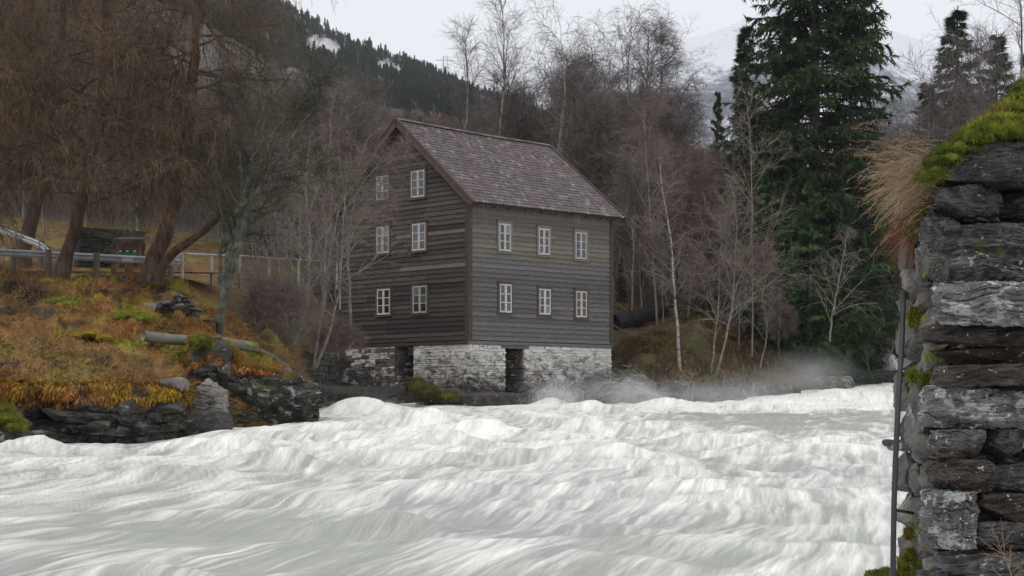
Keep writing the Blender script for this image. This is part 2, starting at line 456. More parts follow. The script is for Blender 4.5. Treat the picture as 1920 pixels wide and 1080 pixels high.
def sprout(g, B, R, n, t0=.2, t1=1, ang=(30, 60), lf=.4, K=5, wob=.12, grav=0.0, rf=.5, rmin=.004, shape=None, tip=.3, flat=0.0, lmin=0, labs=None):
    """n children per parent branch; lf = length as share of the parent's length (or labs = absolute length range)"""
    N, K0, _ = B.shape
    t = t0 + (t1 - t0) * (np.arange(n)[None] + g.uniform(0, 1, (N, n))) / n
    f = t * (K0 - 1); i = np.clip(f.astype(int), 0, K0 - 2); w = (f - i)[..., None]
    idx = np.arange(N)[:, None]
    p = B[idx, i] * (1 - w) + B[idx, i + 1] * w
    tan = nrm(B[idx, i + 1] - B[idx, i])
    r = R[idx, i] * (1 - w[..., 0]) + R[idx, i + 1] * w[..., 0]
    rnd = g.normal(size=(N, n, 3)); rnd[..., 2] *= (1 - flat)
    perp = nrm(rnd - (rnd * tan).sum(-1, keepdims=True) * tan)
    a = np.radians(g.uniform(ang[0], ang[1], (N, n)))[..., None]
    d = nrm(tan * np.cos(a) + perp * np.sin(a))
    pl = np.linalg.norm(np.diff(B, axis=1), axis=2).sum(1)[:, None]
    L = (g.uniform(*labs, (N, n)) if labs else lf * pl * g.uniform(.65, 1.2, (N, n)))
    if shape is not None: L = L * shape(t)
    L = np.maximum(L, lmin)
    M_ = N * n
    p = p.reshape(M_, 3); d = d.reshape(M_, 3); L = L.reshape(M_, 1)
    out = np.zeros((M_, K, 3)); out[:, 0] = p
    gv = np.array([0, 0, grav])
    for k in range(1, K):
        d = nrm(d + g.normal(size=(M_, 3)) * wob + gv * (0.5 + k / K))
        out[:, k] = out[:, k - 1] + d * L / (K - 1)
    r0 = np.maximum(np.minimum(r.reshape(M_) * rf, L[:, 0] * .03 + rmin), rmin)
    RR = r0[:, None] * np.linspace(1, tip, K)[None]
    return out, np.maximum(RR, rmin * tip)

def join(parts):
    V, Q, n = [], [], 0
    for v, q in parts:
        V.append(v); Q.append(q + n); n += len(v)
    return np.concatenate(V), np.concatenate(Q)

def build_tree(root, trunk, limbs, twigs, mats):
    """trunk/limbs/twigs: lists of (B, R, sides)"""
    for nm, lst, mt in (('trunk', trunk, mats[0]), ('branches', limbs, mats[1]), ('twigs', twigs, mats[2])):
        if lst:
            V, Q = join([tubes(*x) for x in lst])
            mk(nm, V, Q, mt, root, smooth=(nm == 'trunk'), kind='stuff' if nm == 'twigs' else None)

# ------------------------------------------------------------------ lie of the land
SHORE = np.array([(-400, 26), (-200, 31), (-50, 33.5), (60, 35.5), (200, 37), (330, 39), (420, 41), (520, 42.5), (602, 44.5),
                  (606, 52), (610, 60), (640, 67.0), (672, 69.6), (760, 68.2), (870, 66.2), (1000, 68.2), (1145, 71.5), (1165, 70.2), (1250, 69.5), (1400, 71),
                  (1540, 74), (1640, 80), (1700, 84), (1900, 97), (2300, 120), (2900, 150)], float)
SHXY = np.stack([(SHORE[:, 0] - CX) / FP * SHORE[:, 1], SHORE[:, 1]], 1)

def shore_sd(X, Y):
    """signed distance to the waterline, positive on land"""
    X = np.asarray(X, float); Y = np.asarray(Y, float)
    best = np.full(X.shape, 1e9)
    for a, b in zip(SHXY[:-1], SHXY[1:]):
        ab = b - a
        t = np.clip(((X - a[0]) * ab[0] + (Y - a[1]) * ab[1]) / (ab @ ab), 0, 1)
        best = np.minimum(best, np.hypot(X - a[0] - t * ab[0], Y - a[1] - t * ab[1]))
    px = CX + FP * X / np.maximum(Y, 1)
    return np.where(Y > np.interp(px, SHORE[:, 0], SHORE[:, 1]), best, -best)

def bed_z(X, Y):
    """mean water level: it falls towards the camera, with a tongue coming down from the right"""
    px = CX + FP * X / np.maximum(Y, 1)
    z = np.interp(Y, [5, 12, 20, 28, 34, 40, 46, 50, 60, 66, 75, 100, 150], [1.62, 1.66, 1.76, 1.93, 2.08, 2.24, 2.42, 2.46, 2.66, 2.74, 2.92, 3.3, 4.2])
    z = z + .75 * sstep(1180, 1720, px) * sstep(57, 78, Y)
    return z

# (px, py, distance) of visible ground points
GP = [(-300, 690, 34), (-150, 690, 36), (0, 692, 38), (100, 690, 38.8), (200, 690, 39.5), (300, 706, 40.3), (350, 722, 41), (400, 690, 43.2),
      (450, 690, 44.3), (520, 700, 45), (590, 740, 46.5), (-200, 600, 42), (0, 612, 42.5), (100, 628, 42), (200, 636, 42.3), (270, 640, 43), (340, 650, 43.5), (400, 650, 44.5),
      (470, 662, 47), (520, 690, 48.5), (0, 560, 45.5), (110, 565, 45.5), (210, 575, 45.5), (-300, 520, 48), (0, 518, 49), (100, 528, 49), (200, 540, 49), (280, 532, 49.5), (340, 545, 48.8), (330, 595, 45.6),
      (400, 590, 48), (415, 622, 47.6), (-400, 505, 52), (0, 516, 52), (200, 517, 52), (330, 518, 53), (420, 535, 55), (-300, 505, 58), (0, 506, 58), (200, 506, 58.5), (400, 515, 61), (500, 600, 64), (520, 520, 72), (600, 518, 75), (640, 515, 78),
      (450, 640, 51), (500, 650, 53), (560, 655, 56), (600, 700, 58.5), (630, 740, 61), (650, 660, 63), (680, 668, 64), (560, 645, 65), (500, 640, 60), (600, 655, 66), (640, 655, 70), (600, 650, 71), (700, 735, 63.3), (790, 742, 64.5),
      (900, 748, 66), (1060, 748, 69), (1150, 742, 70), (1150, 690, 71.5), (1200, 650, 73), (1200, 615, 76), (1270, 690, 71), (1330, 640, 74), (1270, 600, 78), (1400, 735, 72), (1420, 660, 75), (1400, 600, 80), (1540, 700, 76.5), (1540, 650, 82),
      (1640, 715, 81.5), (1620, 660, 86), (1760, 690, 92), (1760, 610, 100), (2000, 640, 105), (2300, 640, 120), (660, 560, 85), (800, 560, 90), (1000, 560, 92), (1150, 555, 92), (1300, 545, 95), (1500, 560, 100),
      (0, 490, 70), (-300, 480, 75), (300, 480, 75), (500, 490, 80), (900, 640, 72), (1000, 640, 76), (800, 650, 72)]
GPX = np.array([P(*p) for p in GP])
def _rbf():
    A = GPX[:, :2]
    D = np.linalg.norm(A[:, None] - A[None], axis=2)
    n = len(A)
    K = np.zeros((n + 3, n + 3)); K[:n, :n] = D + np.eye(n) * -.35
    K[:n, n] = 1; K[:n, n + 1:] = A; K[n, :n] = 1; K[n + 1:, :n] = A.T
    return np.linalg.solve(K, np.concatenate([GPX[:, 2], np.zeros(3)])), A
_W, _A = _rbf()
def land0(X, Y):
    X = np.asarray(X, float); Y = np.asarray(Y, float)
    sh = X.shape; x = X.ravel(); y = Y.ravel()
    r = np.zeros(len(x))
    for i, a in enumerate(_A): r += _W[i] * np.hypot(x - a[0], y - a[1])
    n = len(_A)
    return (r + _W[n] + _W[n + 1] * x + _W[n + 2] * y).reshape(sh)

SKY_L = np.array([(-800, -900), (-200, -480), (200, -260), (400, -110), (500, -8), (560, 24), (620, 60), (650, 74), (700, 94), (750, 108), (800, 122), (850, 145),
                  (900, 170), (950, 188), (1000, 204), (1050, 222), (1100, 240), (1200, 268), (1300, 292), (1400, 305), (1700, 300), (2100, 280), (2800, 240)], float)
def hill_py(px, Y):
    s = np.interp(px, SKY_L[:, 0], SKY_L[:, 1])
    lo = np.interp(px, [-800, 300, 700, 1300, 2100, 2800], [440, 470, 520, 540, 540, 520])
    g = np.interp(np.log(Y), np.log([95, 140, 220, 400, 700, 1100, 1500]), [0, .16, .34, .56, .76, .90, 1.0])
    return lo + (s - lo) * g
def hill_z(X, Y):
    px = CX + FP * X / Y
    Yc = np.minimum(Y, 1500)
    z = EYE + (HY - hill_py(px, Yc)) / FP * Yc
    z = z - np.maximum(Y - 1500, 0) * .25
    return z + fbm(X / 90, Y / 90, oct=4) * np.clip((Y - 95) / 60, 0, 1) * np.clip(Y * .012, 0, 10)

def land(X, Y):
    X = np.asarray(X, float); Y = np.asarray(Y, float)
    z = land0(X, Y)
    h = hill_z(X, np.maximum(Y, 95))
    k = sstep(88, 112, Y)
    z = z * (1 - k) + h * k
    n = fbm(X / 2.6, Y / 2.0, oct=4) * .45 + fbm(X / .95, Y / .8, 3.3, oct=4) * .42 - .25 * np.clip(.16 - np.abs(fbm(X / 1.2, Y / 1.0, 7.7, oct=3)), 0, 1) * 4
    near = np.clip((62 - Y) / 8, 0, 1)
    flatroad = sstep(50.5, 52, Y) * sstep(62, 60, Y) * (X < -8)
    z = z + n * (.45 + .55 * near) * (1 - .85 * flatroad)
    # hummocks on the left bank
    z = z + near * .5 * np.maximum(fbm(X / .8 + 5, Y / .7, 8.1, oct=3), 0) * (1 - flatroad)
    sd = shore_sd(X, Y)
    k = sstep(-.15, 1.1, sd)
    return (bed_z(X, Y) - 1.5) * (1 - k) + z * k

def ground_col(X, Y, Z):
    """moss, needle litter, dead grass and bare soil by place"""
    n1 = fbm(X / 1.4, Y / 1.4, Z / .6, oct=5, gain=.65); n2 = fbm(X / .45 + 9, Y / .45, Z / .35, oct=5, gain=.65); n3 = fbm(X / 5 - 4, Y / 5, 2.0, oct=3)
    litter = np.array((.245, .120, .040)); moss = np.array((.28, .215, .036)); green = np.array((.145, .175, .024)); straw = np.array((.27, .18, .08)); soil = np.array((.055, .036, .025))
    px = CX + FP * X / np.maximum(Y, 1)
    c = litter * np.ones(X.shape + (1,))
    def mx(c, d, k): k = np.clip(k, 0, 1)[..., None]; return c * (1 - k) + d * k
    c = mx(c, moss, sstep(-.10, .16, n1))
    c = mx(c, green, sstep(.18, .34, n2) * sstep(-.2, .2, n1))
    c = mx(c, soil, sstep(.16, .32, -n2) * .9)
    c = mx(c, straw, sstep(.16, .34, n3) * .5)
    c = mx(c, soil * .8, np.exp(-((px - 45) / 60)**2 - ((Y - 45.5) / 2.2)**2) * 1.3)
    c = mx(c, np.array((.055, .052, .047)), sstep(.30, .36, fbm(X / .8 - 7, Y / .5, Z / .4 + 3, oct=4)) * .9)
    # far side and right bank: brown forest floor
    k = sstep(47, 56, Y) * (1 - .55 * sstep(49, 52, Y) * (px < 420))
    forest = mx(np.array((.085, .060, .036)) * np.ones(X.shape + (1,)), np.array((.085, .085, .030)), sstep(-.05, .25, n1))
    forest = mx(forest, np.array((.15, .095, .045)), sstep(.1, .3, n2) * .8)
    c = mx(c, forest, k)
    return c

def grid_faces(nr, nc):
    i = np.arange(nr - 1)[:, None] * nc + np.arange(nc - 1)[None]
    return np.stack([i, i + 1, i + nc + 1, i + nc], -1).reshape(-1, 4)

# near land on both banks
yy = np.concatenate([np.linspace(30, 64, 260), np.linspace(64.4, 112, 110)[0:]])
pp = np.linspace(-420, 2400, 520)
YY, PPX = np.meshgrid(yy, pp, indexing='ij')
XX = (PPX - CX) / FP * YY
ZZ = land(XX, YY)
mk('ground', np.stack([XX, YY, ZZ], -1).reshape(-1, 3), grid_faces(*YY.shape), M['ground'], smooth=True, kind='structure',
   col=ground_col(XX, YY, ZZ).reshape(-1, 3))

# wooded hillside rising on the left and dropping behind the house
yy = np.geomspace(111, 1900, 150); pp = np.linspace(-900, 2900, 300)
YY, PPX = np.meshgrid(yy, pp, indexing='ij'); XX = (PPX - CX) / FP * YY
ZZ = hill_z(XX, YY) - .3
c = np.array((.075, .060, .050)) + .03 * fbm(XX / 40, YY / 40, oct=5)[..., None]
sn = fbm(XX / 60 + 3, YY / 60, ZZ / 40, oct=5)
spots = np.zeros(XX.shape)
for (sx, sy, rx, ry) in [(600, 82, 34, 13), (625, 92, 18, 12), (724, 122, 20, 6), (745, 130, 12, 5), (540, 130, 16, 6), (575, 60, 22, 6), (690, 172, 22, 6), (720, 185, 14, 5), (1110, 190, 40, 14), (930, 215, 18, 6), (1000, 250, 30, 10), (1150, 280, 50, 14), (508, 62, 14, 4)]:
    py = HY - (ZZ - EYE) * FP / YY
    spots = np.maximum(spots, np.exp(-((PPX - sx) / rx)**2 - ((py - sy) / ry)**2))
k = np.clip((spots + .55 * sn - .42) * 6, 0, 1)[..., None]
c = c * (1 - k) + .5 * k
mk('hillside', np.stack([XX, YY, ZZ], -1).reshape(-1, 3), grid_faces(*YY.shape), noise_mat('hill_ground', [(.3, (.8, .8, .8)), (.7, (1.15, 1.15, 1.15))], .05, 6, vcol=True), smooth=True, kind='structure', col=c.reshape(-1, 3))

# snowy mountain across the valley
SKY_M = np.array([(-400, 240), (600, 200), (850, 165), (950, 148), (1050, 128), (1150, 105), (1230, 84), (1290, 68), (1340, 58), (1400, 34), (1470, 5), (1560, 12), (1660, 52), (1720, 70), (1800, 86), (1900, 96), (2100, 130), (2700, 200)], float)
yy = np.linspace(2100, 4300, 170); pp = np.linspace(500, 2500, 330)
YY, PPX = np.meshgrid(yy, pp, indexing='ij'); XX = (PPX - CX) / FP * YY
g = np.clip((YY - 2100) / 1700, 0, 1)
py = 430 + (np.interp(PPX, SKY_M[:, 0], SKY_M[:, 1]) - 430) * g**.85
ZZ = EYE + (HY - py) / FP * np.minimum(YY, 3800) - np.maximum(YY - 3800, 0) * .5
ZZ += fbm(XX / 260, YY / 260, oct=6) * 55 * np.clip(g * 4, 0, 1) * np.clip((1.02 - g) * 6, .12, 1)
m, nt, b = new_mat('snow_and_birch_scrub')
tc = nt.nodes.new("ShaderNodeTexCoord"); v = tc.outputs["Object"]
big = _noise(nt, _map(nt, v, (1, .5, 1.2)), .0035, 8, .6, .6)
fine = _noise(nt, _map(nt, v, (1, .3, .45)), .06, 10, .85, .3)
ad = nt.nodes.new("ShaderNodeMath"); ad.operation = 'ADD'; nt.links.new(big, ad.inputs[0]); nt.links.new(fine, ad.inputs[1])
sep = nt.nodes.new("ShaderNodeSeparateXYZ"); nt.links.new(v, sep.inputs[0])
mr = nt.nodes.new("ShaderNodeMapRange")  # whiter snow, fewer trees with height; paints the summit's mist fade into the colour
mr.inputs["From Min"].default_value = 520; mr.inputs["From Max"].default_value = 800; mr.inputs["To Min"].default_value = 0.0; mr.inputs["To Max"].default_value = .16
nt.links.new(sep.outputs["Z"], mr.inputs["Value"])
sb = nt.nodes.new("ShaderNodeMath"); sb.operation = 'ADD'; nt.links.new(ad.outputs[0], sb.inputs[0]); nt.links.new(mr.outputs[0], sb.inputs[1])
c = _ramp(nt, sb.outputs[0], [(.90, (.10, .10, .115)), (.99, (.26, .27, .30)), (1.0, (.60, .61, .64))])
hl = nt.nodes.new("ShaderNodeMath"); hl.operation = 'MULTIPLY'; hl.inputs[1].default_value = .5
nt.links.new(sb.outputs[0], hl.inputs[0])
c = _ramp(nt, hl.outputs[0], [(.43, (.03, .034, .045)), (.50, (.16, .17, .20)), (.55, (.64, .65, .68))])
nt.links.new(c, b.inputs["Base Color"])
mk('snowy_mountain', np.stack([XX, YY, ZZ], -1).reshape(-1, 3), grid_faces(*YY.shape), m, smooth=True, kind='structure')

# air of the valley: one even pale haze round everything
hzm = bpy.data.materials.new('valley_haze'); hzm.use_nodes = True; hn = hzm.node_tree; hn.nodes.clear()
ho = hn.nodes.new("ShaderNodeOutputMaterial"); hv = hn.nodes.new("ShaderNodeVolumePrincipled")
hv.inputs["Density"].default_value = .9e-4; hv.inputs["Color"].default_value = (.86, .90, .97, 1); hv.inputs["Anisotropy"].default_value = 0.2
hn.links.new(hv.outputs[0], ho.inputs["Volume"])
g = MB(); g.box((-3600, -60, -3), (7200, 0, 0), (0, 4500, 0), (0, 0, 1180)); g.make('haze', hzm, kind='stuff')

# ------------------------------------------------------------------ river
FLOW = .20
def water_z(X, Y):
    px = CX + FP * X / Y
    z = bed_z(X, Y)
    fx, fy = -math.sin(FLOW), -math.cos(FLOW)                    # towards the camera and to the left
    wx = 1.5 * fbm(X / 3.5, Y / 5, 4.4, oct=3); wy = 1.4 * fbm(X / 3.5 + 8, Y / 5, 6.4, oct=3)
    Xw, Yw = X + wx, Y + wy
    s = Xw * fx + Yw * fy; n = Xw * fy - Yw * fx + .5 * fbm(X / .9, Y / 2.2, 2.4, oct=2)
    big = fbm(Xw / 2.3, Yw / 2.8, .4, oct=2)
    mid = fbm(Xw / .85, Yw / 1.3, 5.1, oct=3)
    rid = 1 - np.abs(fbm(Xw / 1.7, Yw / 1.6, 9.7, oct=2)) * 3.2
    wb = .45 * fbm(X / 3.0, Y / 6.0, 12.0, oct=2) + .10 * fbm(X / .8, Y / 1.8, 13.0, oct=2)
    ns = X * fy - Y * fx + wb; ss = X * fx + Y * fy
    st = fbm(ns / .26, ss / 3.6, 2.2, oct=4)
    st2 = fbm(ns / .07, ss / 1.5, 7.2, oct=4, gain=.65)
    tb = fbm(Xw / .35, Yw / .8, 6.1, oct=4, gain=.65)
    amp = np.interp(Y, [8, 20, 30, 48, 60, 80], [.26, .42, .85, 1.05, .8, .5])
    amp = amp * (1 - .55 * sstep(480, 300, px) * sstep(31, 35, Y)); z = z - .12 * sstep(480, 300, px) * sstep(28, 34, Y)
    flat = sstep(1100, 1300, px) * sstep(37, 45, Y) * sstep(57, 54, Y)
    amp = amp * (1 - .55 * flat)
    z = z + amp * (.34 * big + .10 * mid + .085 * np.clip(rid, -1, 1)) + .010 * st + .0025 * st2
    # standing waves: steep on the downstream side
    for (qx, qy, Y0, w, dp, h) in SWAVE:
        x0 = PX(qx, Y0)
        dx = (X - x0) / w; dy = (Y - Y0) / dp
        dy = np.where(dy < 0, dy * 1.9, dy)
        z = z + h * np.exp(-dx**2 - dy**2) * (1 + .25 * mid)
    # over the ledge at the bank's corner
    return z, (big, mid, rid, st, st2, flat, tb)

_g = np.random.default_rng(11)
SWAVE = [(665, 760, 50, 1.3, 1.2, .42), (735, 770, 52, .8, 1.0, .35), (450, 830, 31, .8, .8, .25), (520, 850, 27, .9, .8, .26), (300, 880, 24, .8, .6, .18), (1050, 860, 30, 1.1, .8, .22), (1350, 840, 34, 1.0, .8, .2), (760, 800, 42, 1.1, 1.0, .3), (600, 800, 40, .8, .9, .25),
         (1060, 800, 42, 1.0, .9, .24), (930, 800, 40, .9, .9, .22), (840, 830, 34, .8, .8, .22), (1130, 770, 58, 1.2, 1.2, .22), (1250, 760, 63, 1.2, 1.5, .32),
         (1040, 760, 63, .7, 1.0, .38), (1580, 745, 66, 2.2, 2.0, .25), (1440, 760, 62, 1.5, 1.4, .22), (90, 830, 33, 1.6, 1.0, .12), (250, 830, 35, 1.6, .8, .10)]
for _ in range(46):
    Y0 = float(_g.uniform(11, 50)); SWAVE.append((float(_g.uniform(-50, 1700)), 0, Y0, float(_g.uniform(.35, .95)), float(_g.uniform(.3, .8)), float(_g.uniform(.05, .17)) * min(1, .35 + Y0 / 40)))
yy = 1 / np.linspace(1 / 9.5, 1 / 34, 230); yy = np.concatenate([yy, np.linspace(34.15, 70, 250), np.linspace(70.3, 130, 90)])
pp = np.linspace(-260, 2250, 720)
YY, PPX = np.meshgrid(yy, pp, indexing='ij'); XX = (PPX - CX) / FP * YY
ZZ, (big, mid, rid, st, st2, flt, tb) = water_z(XX, YY)
foam = .34 + .50 * big + .46 * mid + .60 * st + .85 * st2 + .42 * sstep(18, 42, YY) + .10 * np.clip(rid, -1, 1) - .85 * flt + .9 * flt * fbm(XX / .5, YY / 1.0, 1.0, oct=3) + .5 * tb * sstep(15, 30, YY)
foam += .35 * sstep(56, 60, YY) * (PPX > 700)
foam -= .25 * np.clip(fbm(XX / 4, YY / 7, 3.1, oct=2) * 3 + .1, 0, 1) * sstep(34, 20, YY)
foam = np.clip(foam, 0, 1.1)[..., None]
tint = sstep(-.1, .4, fbm(XX / 3, YY / 6, 8.8, oct=3))[..., None]
deep = np.array((.32, .325, .305)) * (1 - tint) + np.array((.335, .348, .305)) * tint
c = deep * (1 - foam) + np.array((.765, .755, .72)) * foam
def water_mat():
    m, nt, b = new_mat('foaming_water')
    a = nt.nodes.new("ShaderNodeVertexColor"); a.layer_name = "Col"
    tc = nt.nodes.new("ShaderNodeTexCoord")
    rot = _map(nt, tc.outputs["Object"], (1, 1, 1), (0, 0, FLOW))
    f1 = _noise(nt, _map(nt, rot, (9, .55, 1.5)), 1.0, 6, .6, .9)
    f2 = _noise(nt, _map(nt, rot, (34, 1.3, 5)), 1.0, 7, .7, .8)
    c = _mix(nt, 1.0, a.outputs[0], _ramp(nt, f1, [(.3, (.80, .81, .80)), (.7, (1.13, 1.12, 1.10))]), 'MULTIPLY')
    c = _mix(nt, 1.0, c, _ramp(nt, f2, [(.3, (.80, .81, .80)), (.7, (1.14, 1.14, 1.14))]), 'MULTIPLY')
    nt.links.new(c, b.inputs["Base Color"])
    b.inputs["Roughness"].default_value = .5
    b.inputs["Specular IOR Level"].default_value = .3
    b.inputs["Subsurface Weight"].default_value = .35
    b.inputs["Subsurface Radius"].default_value = (.3, .32, .3)
    b.inputs["Subsurface Scale"].default_value = .5
    return m
M['water'] = water_mat()
mk('river', np.stack([XX, YY, ZZ], -1).reshape(-1, 3), grid_faces(*YY.shape), M['water'], smooth=True, kind='structure', col=c.reshape(-1, 3))

# ------------------------------------------------------------------ the mill
A0 = P(879, 637, 65.0)                                  # near corner at wall foot
TH = math.atan2(3200, 3340)
U = np.array((math.cos(TH), math.sin(TH), 0)); Vd = np.array((-math.sin(TH), math.cos(TH), 0)); Z3 = np.array((0, 0, 1.))
LEN, WID = 7.92, 7.87
ZB = A0[2]; ZE = EYE + 7.49; ZA = EYE + 11.08; OVE, OVG = .5, .3
SL = (ZA - ZE) / (WID / 2 + OVE)
def HW(u, v, z): return A0 * np.array((1, 1, 0)) + U * u + Vd * v + Z3 * z
def on_right(px): # u on the long wall at photo column px
    k = (px - CX) / FP
    return (k * A0[1] - A0[0]) / (U[0] - k * U[1])
def on_gable(px):
    k = (px - CX) / FP
    return (k * A0[1] - A0[0]) / (Vd[0] - k * Vd[1])
def zr(px, py, u=None, v=None):
    Y = A0[1] + (U[1] * u if u is not None else 0) + (Vd[1] * v if v is not None else 0)
    return EYE + (HY - py) / FP * Y

mill = thing('timber_mill_house', 'three storey weathered timber mill with tiled roof on whitewashed stone base', 'house', A0)
# inner core (timber walls behind the cladding) so nothing shows through
g = MB()
core = [HW(.06, .06, ZB), HW(LEN - .06, .06, ZB), HW(LEN - .06, WID - .06, ZB), HW(.06, WID - .06, ZB)]
g.box(core[0], core[1] - core[0], core[3] - core[0], Z3 * (ZE + OVE * SL - .25 - ZB))
zt = ZE + OVE * SL - .25
V = [HW(.06, .06, zt), HW(.06, WID - .06, zt), HW(.06, WID / 2, ZA - .3), HW(LEN - .06, .06, zt), HW(LEN - .06, WID - .06, zt), HW(LEN - .06, WID / 2, ZA - .3)]
g.add(V, [(0, 3, 4, 1), (0, 2, 5, 3), (1, 4, 5, 2)], [(0, 1, 2), (3, 5, 4)])
g.make('wall', M['board_dark'], mill)

g_b = np.random.default_rng(5)
def board(face, a, b, z, h, mat, off=0.0, a2=None, b2=None, name='board'):
    """one clapboard from a to b along the wall, lower edge z, height h; a2,b2 the upper edge's ends"""
    a2 = a if a2 is None else a2; b2 = b if b2 is None else b2
    H_ = (lambda s, o, zz: HW(s, -o, zz)) if face == 'R' else (lambda s, o, zz: HW(-o, s, zz)) if face == 'G' else (lambda s, o, zz: HW(LEN + o, s, zz)) if face == 'F' else (lambda s, o, zz: HW(s, WID + o, zz))
    j = lambda: float(g_b.normal() * .004)
    lo, ti = .055 + off, .012 + off
    dz1, dz2 = j(), j()
    V = [H_(a, 0, z + dz1), H_(b, 0, z + dz2), H_(b, lo, z + dz2 - .004), H_(a, lo, z + dz1 - .004),
         H_(a2, 0, z + h + .025), H_(b2, 0, z + h + .025), H_(b2, ti, z + h + .025), H_(a2, ti, z + h + .025),
         H_(b + (b2 - b) * .15, lo - .004 + j() * .3, z + .03), H_(a + (a2 - a) * .15, lo - .004, z + .03)]
    # V8,V9: top of the rounded lower lip
    Q = [(0, 3, 2, 1), (3, 9, 8, 2), (9, 7, 6, 8), (4, 5, 6, 7), (0, 1, 5, 4)]
    mk(name, np.array(V), [np.array(Q), np.array([(0, 4, 9), (4, 7, 9), (0, 9, 3), (1, 2, 8), (1, 8, 5), (5, 8, 6)])], mat, mill)

PITCH = .187
zs = np.arange(ZB, ZE + OVE * SL - .12, PITCH)
zsplit = EYE + (750 - 486) / 3200 * 65.0 * 1.0
for i, z in enumerate(zs):
    joints = [0.0]
    if g_b.random() < .55: joints.append(float(g_b.uniform(2.2, 5.6)))
    joints.append(LEN)
    for a, b in zip(joints[:-1], joints[1:]):
        mt = M['board_pale'] if z > zsplit - .05 else M['board_grey']
        board('R', a + .002, b - .002, z, min(PITCH, ZE + OVE * SL - .1 - z), mt, float(g_b.uniform(0, .006)))
for i, z in enumerate(np.arange(ZB, ZA - .35, PITCH)):
    zt_ = z + PITCH
    lim = lambda zz: max(0.02, (zz + .16 - ZE) / SL - OVE)         # inset of the roof's underside at this height
    a1, a2 = lim(z) if z > ZE + OVE * SL - .3 else 0, lim(zt_) if zt_ > ZE + OVE * SL - .3 else 0
    W1, W2 = WID - a1, WID - a2
    if W2 - a2 < .15: continue
    js = [0.]
    n = 2 if W2 - a2 > 4 else 1
    if n == 2: js += [float(g_b.uniform(.3, .7))]
    if n == 2 and g_b.random() < .5: js += [float(g_b.uniform(.72, .9))]
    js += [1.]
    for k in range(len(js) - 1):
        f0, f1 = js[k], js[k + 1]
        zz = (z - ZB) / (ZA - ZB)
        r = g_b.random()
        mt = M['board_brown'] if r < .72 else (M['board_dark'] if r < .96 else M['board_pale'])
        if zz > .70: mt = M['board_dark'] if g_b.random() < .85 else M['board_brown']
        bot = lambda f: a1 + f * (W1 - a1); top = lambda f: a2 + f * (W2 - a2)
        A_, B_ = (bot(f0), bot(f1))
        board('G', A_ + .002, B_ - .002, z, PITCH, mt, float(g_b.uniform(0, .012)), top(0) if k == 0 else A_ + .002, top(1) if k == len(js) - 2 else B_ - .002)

# corner boards and sill plate
def post(u, v, du, dv, z0, z1, mat, name='corner_board'):
    g = MB(); g.box(HW(u, v, z0), U * du, Vd * dv, Z3 * (z1 - z0)); g.make(name, mat, mill)
post(-.085, -.085, .20, .028, ZB - .03, ZE + OVE * SL - .15, M['trim'])
post(-.09, -.055, .026, .17, ZB - .03, ZE + OVE * SL - .16, M['trim'])
post(LEN - .10, -.088, .17, .026, ZB - .03, ZE + OVE * SL - .15, M['trim'])
post(-.088, WID - .1, .026, .17, ZB - .03, ZE + OVE * SL - .15, M['trim'])
post(-.07, -.075, LEN + .1, .10, ZB - .16, ZB - .034, M['board_grey'], 'sill_beam')
post(-.075, .04, .10, WID, ZB - .165, ZB - .032, M['board_dark'], 'sill_beam')

# windows
WIN_R = [(932, 419, 956, 472), (1006, 428, 1029, 479), (1075, 435, 1098, 487), (933, 532, 958, 587), (1007, 541, 1031, 591), (1076, 545, 1099, 596)]
WIN_G = [(707, 329, 733, 376), (772, 319, 801, 371), (707, 424, 734, 476), (774, 418, 803, 471), (708, 541, 736, 591), (775, 535, 805, 588)]
def window(face, a, b, z0, z1, casing, tone):
    H_ = (lambda s, o, zz: HW(s, -o, zz)) if face == 'R' else (lambda s, o, zz: HW(-o, s, zz))
    def bx(g, s0, s1, o0, o1, q0, q1): g.box(H_(s0, o0, q0), H_(s1, o0, q0) - H_(s0, o0, q0), H_(s0, o1, q0) - H_(s0, o0, q0), Z3 * (q1 - q0))
    g = MB(); bx(g, a - .02, b + .02, .0, .068, z0 - .02, z1 + .02)
    w = g.make('window', M['casing_brown'], mill)
    c = .085; g = MB()
    for (s0, s1, q0, q1) in [(a - c, a, z0 - .04, z1 + c), (b, b + c, z0 - .04, z1 + c), (a, b, z1, z1 + c)]:
        bx(g, s0, s1, .03, .10, q0, q1)
    g.make('casing', casing, w)
    g = MB(); bx(g, a - c - .03, b + c + .03, .02, .135, z0 - .085, z0 - .042); g.make('window_sill', casing, w)
    g = MB(); bx(g, a - c - .04, b + c + .04, .02, .14, z1 + c + .002, z1 + c + .032); g.make('drip_board', casing, w)
    m_ = (a + b) / 2
    for s0, s1 in ((a + .004, m_ - .006), (m_ + .006, b - .004)):
        g = MB(); t = .048
        bx(g, s0, s0 + t, .062, .092, z0, z1); bx(g, s1 - t, s1, .062, .092, z0, z1)
        bx(g, s0 + t, s1 - t, .062, .091, z0, z0 + .065); bx(g, s0 + t, s1 - t, .062, .091, z1 - .055, z1)
        q = [(z0 + .065) + (z1 - z0 - .12) * k / 3 for k in range(4)]
        for k in (1, 2): bx(g, s0 + t, s1 - t, .064, .087, q[k] - .016, q[k] + .016)
        g.make('sash', M['white'], w)
        for k in range(3):
            gp = MB(); e = float(g_b.normal() * .002)
            bx(gp, s0 + t - .004, s1 - t + .004, .0695 + e, .0755 + e, q[k] + .004, q[k + 1] - .004)
            gp.make('pane', M['glass'], w)
for i, (x0, y0, x1, y1) in enumerate(WIN_R):
    a, b = on_right(x0 + 1.5), on_right(x1 - 1.5); um = (a + b) / 2
    window('R', a, b, zr(0, y1 - 1, u=um), zr(0, y0 + 1, u=um), M['cream'] if i < 3 else M['casing_brown'], 0)
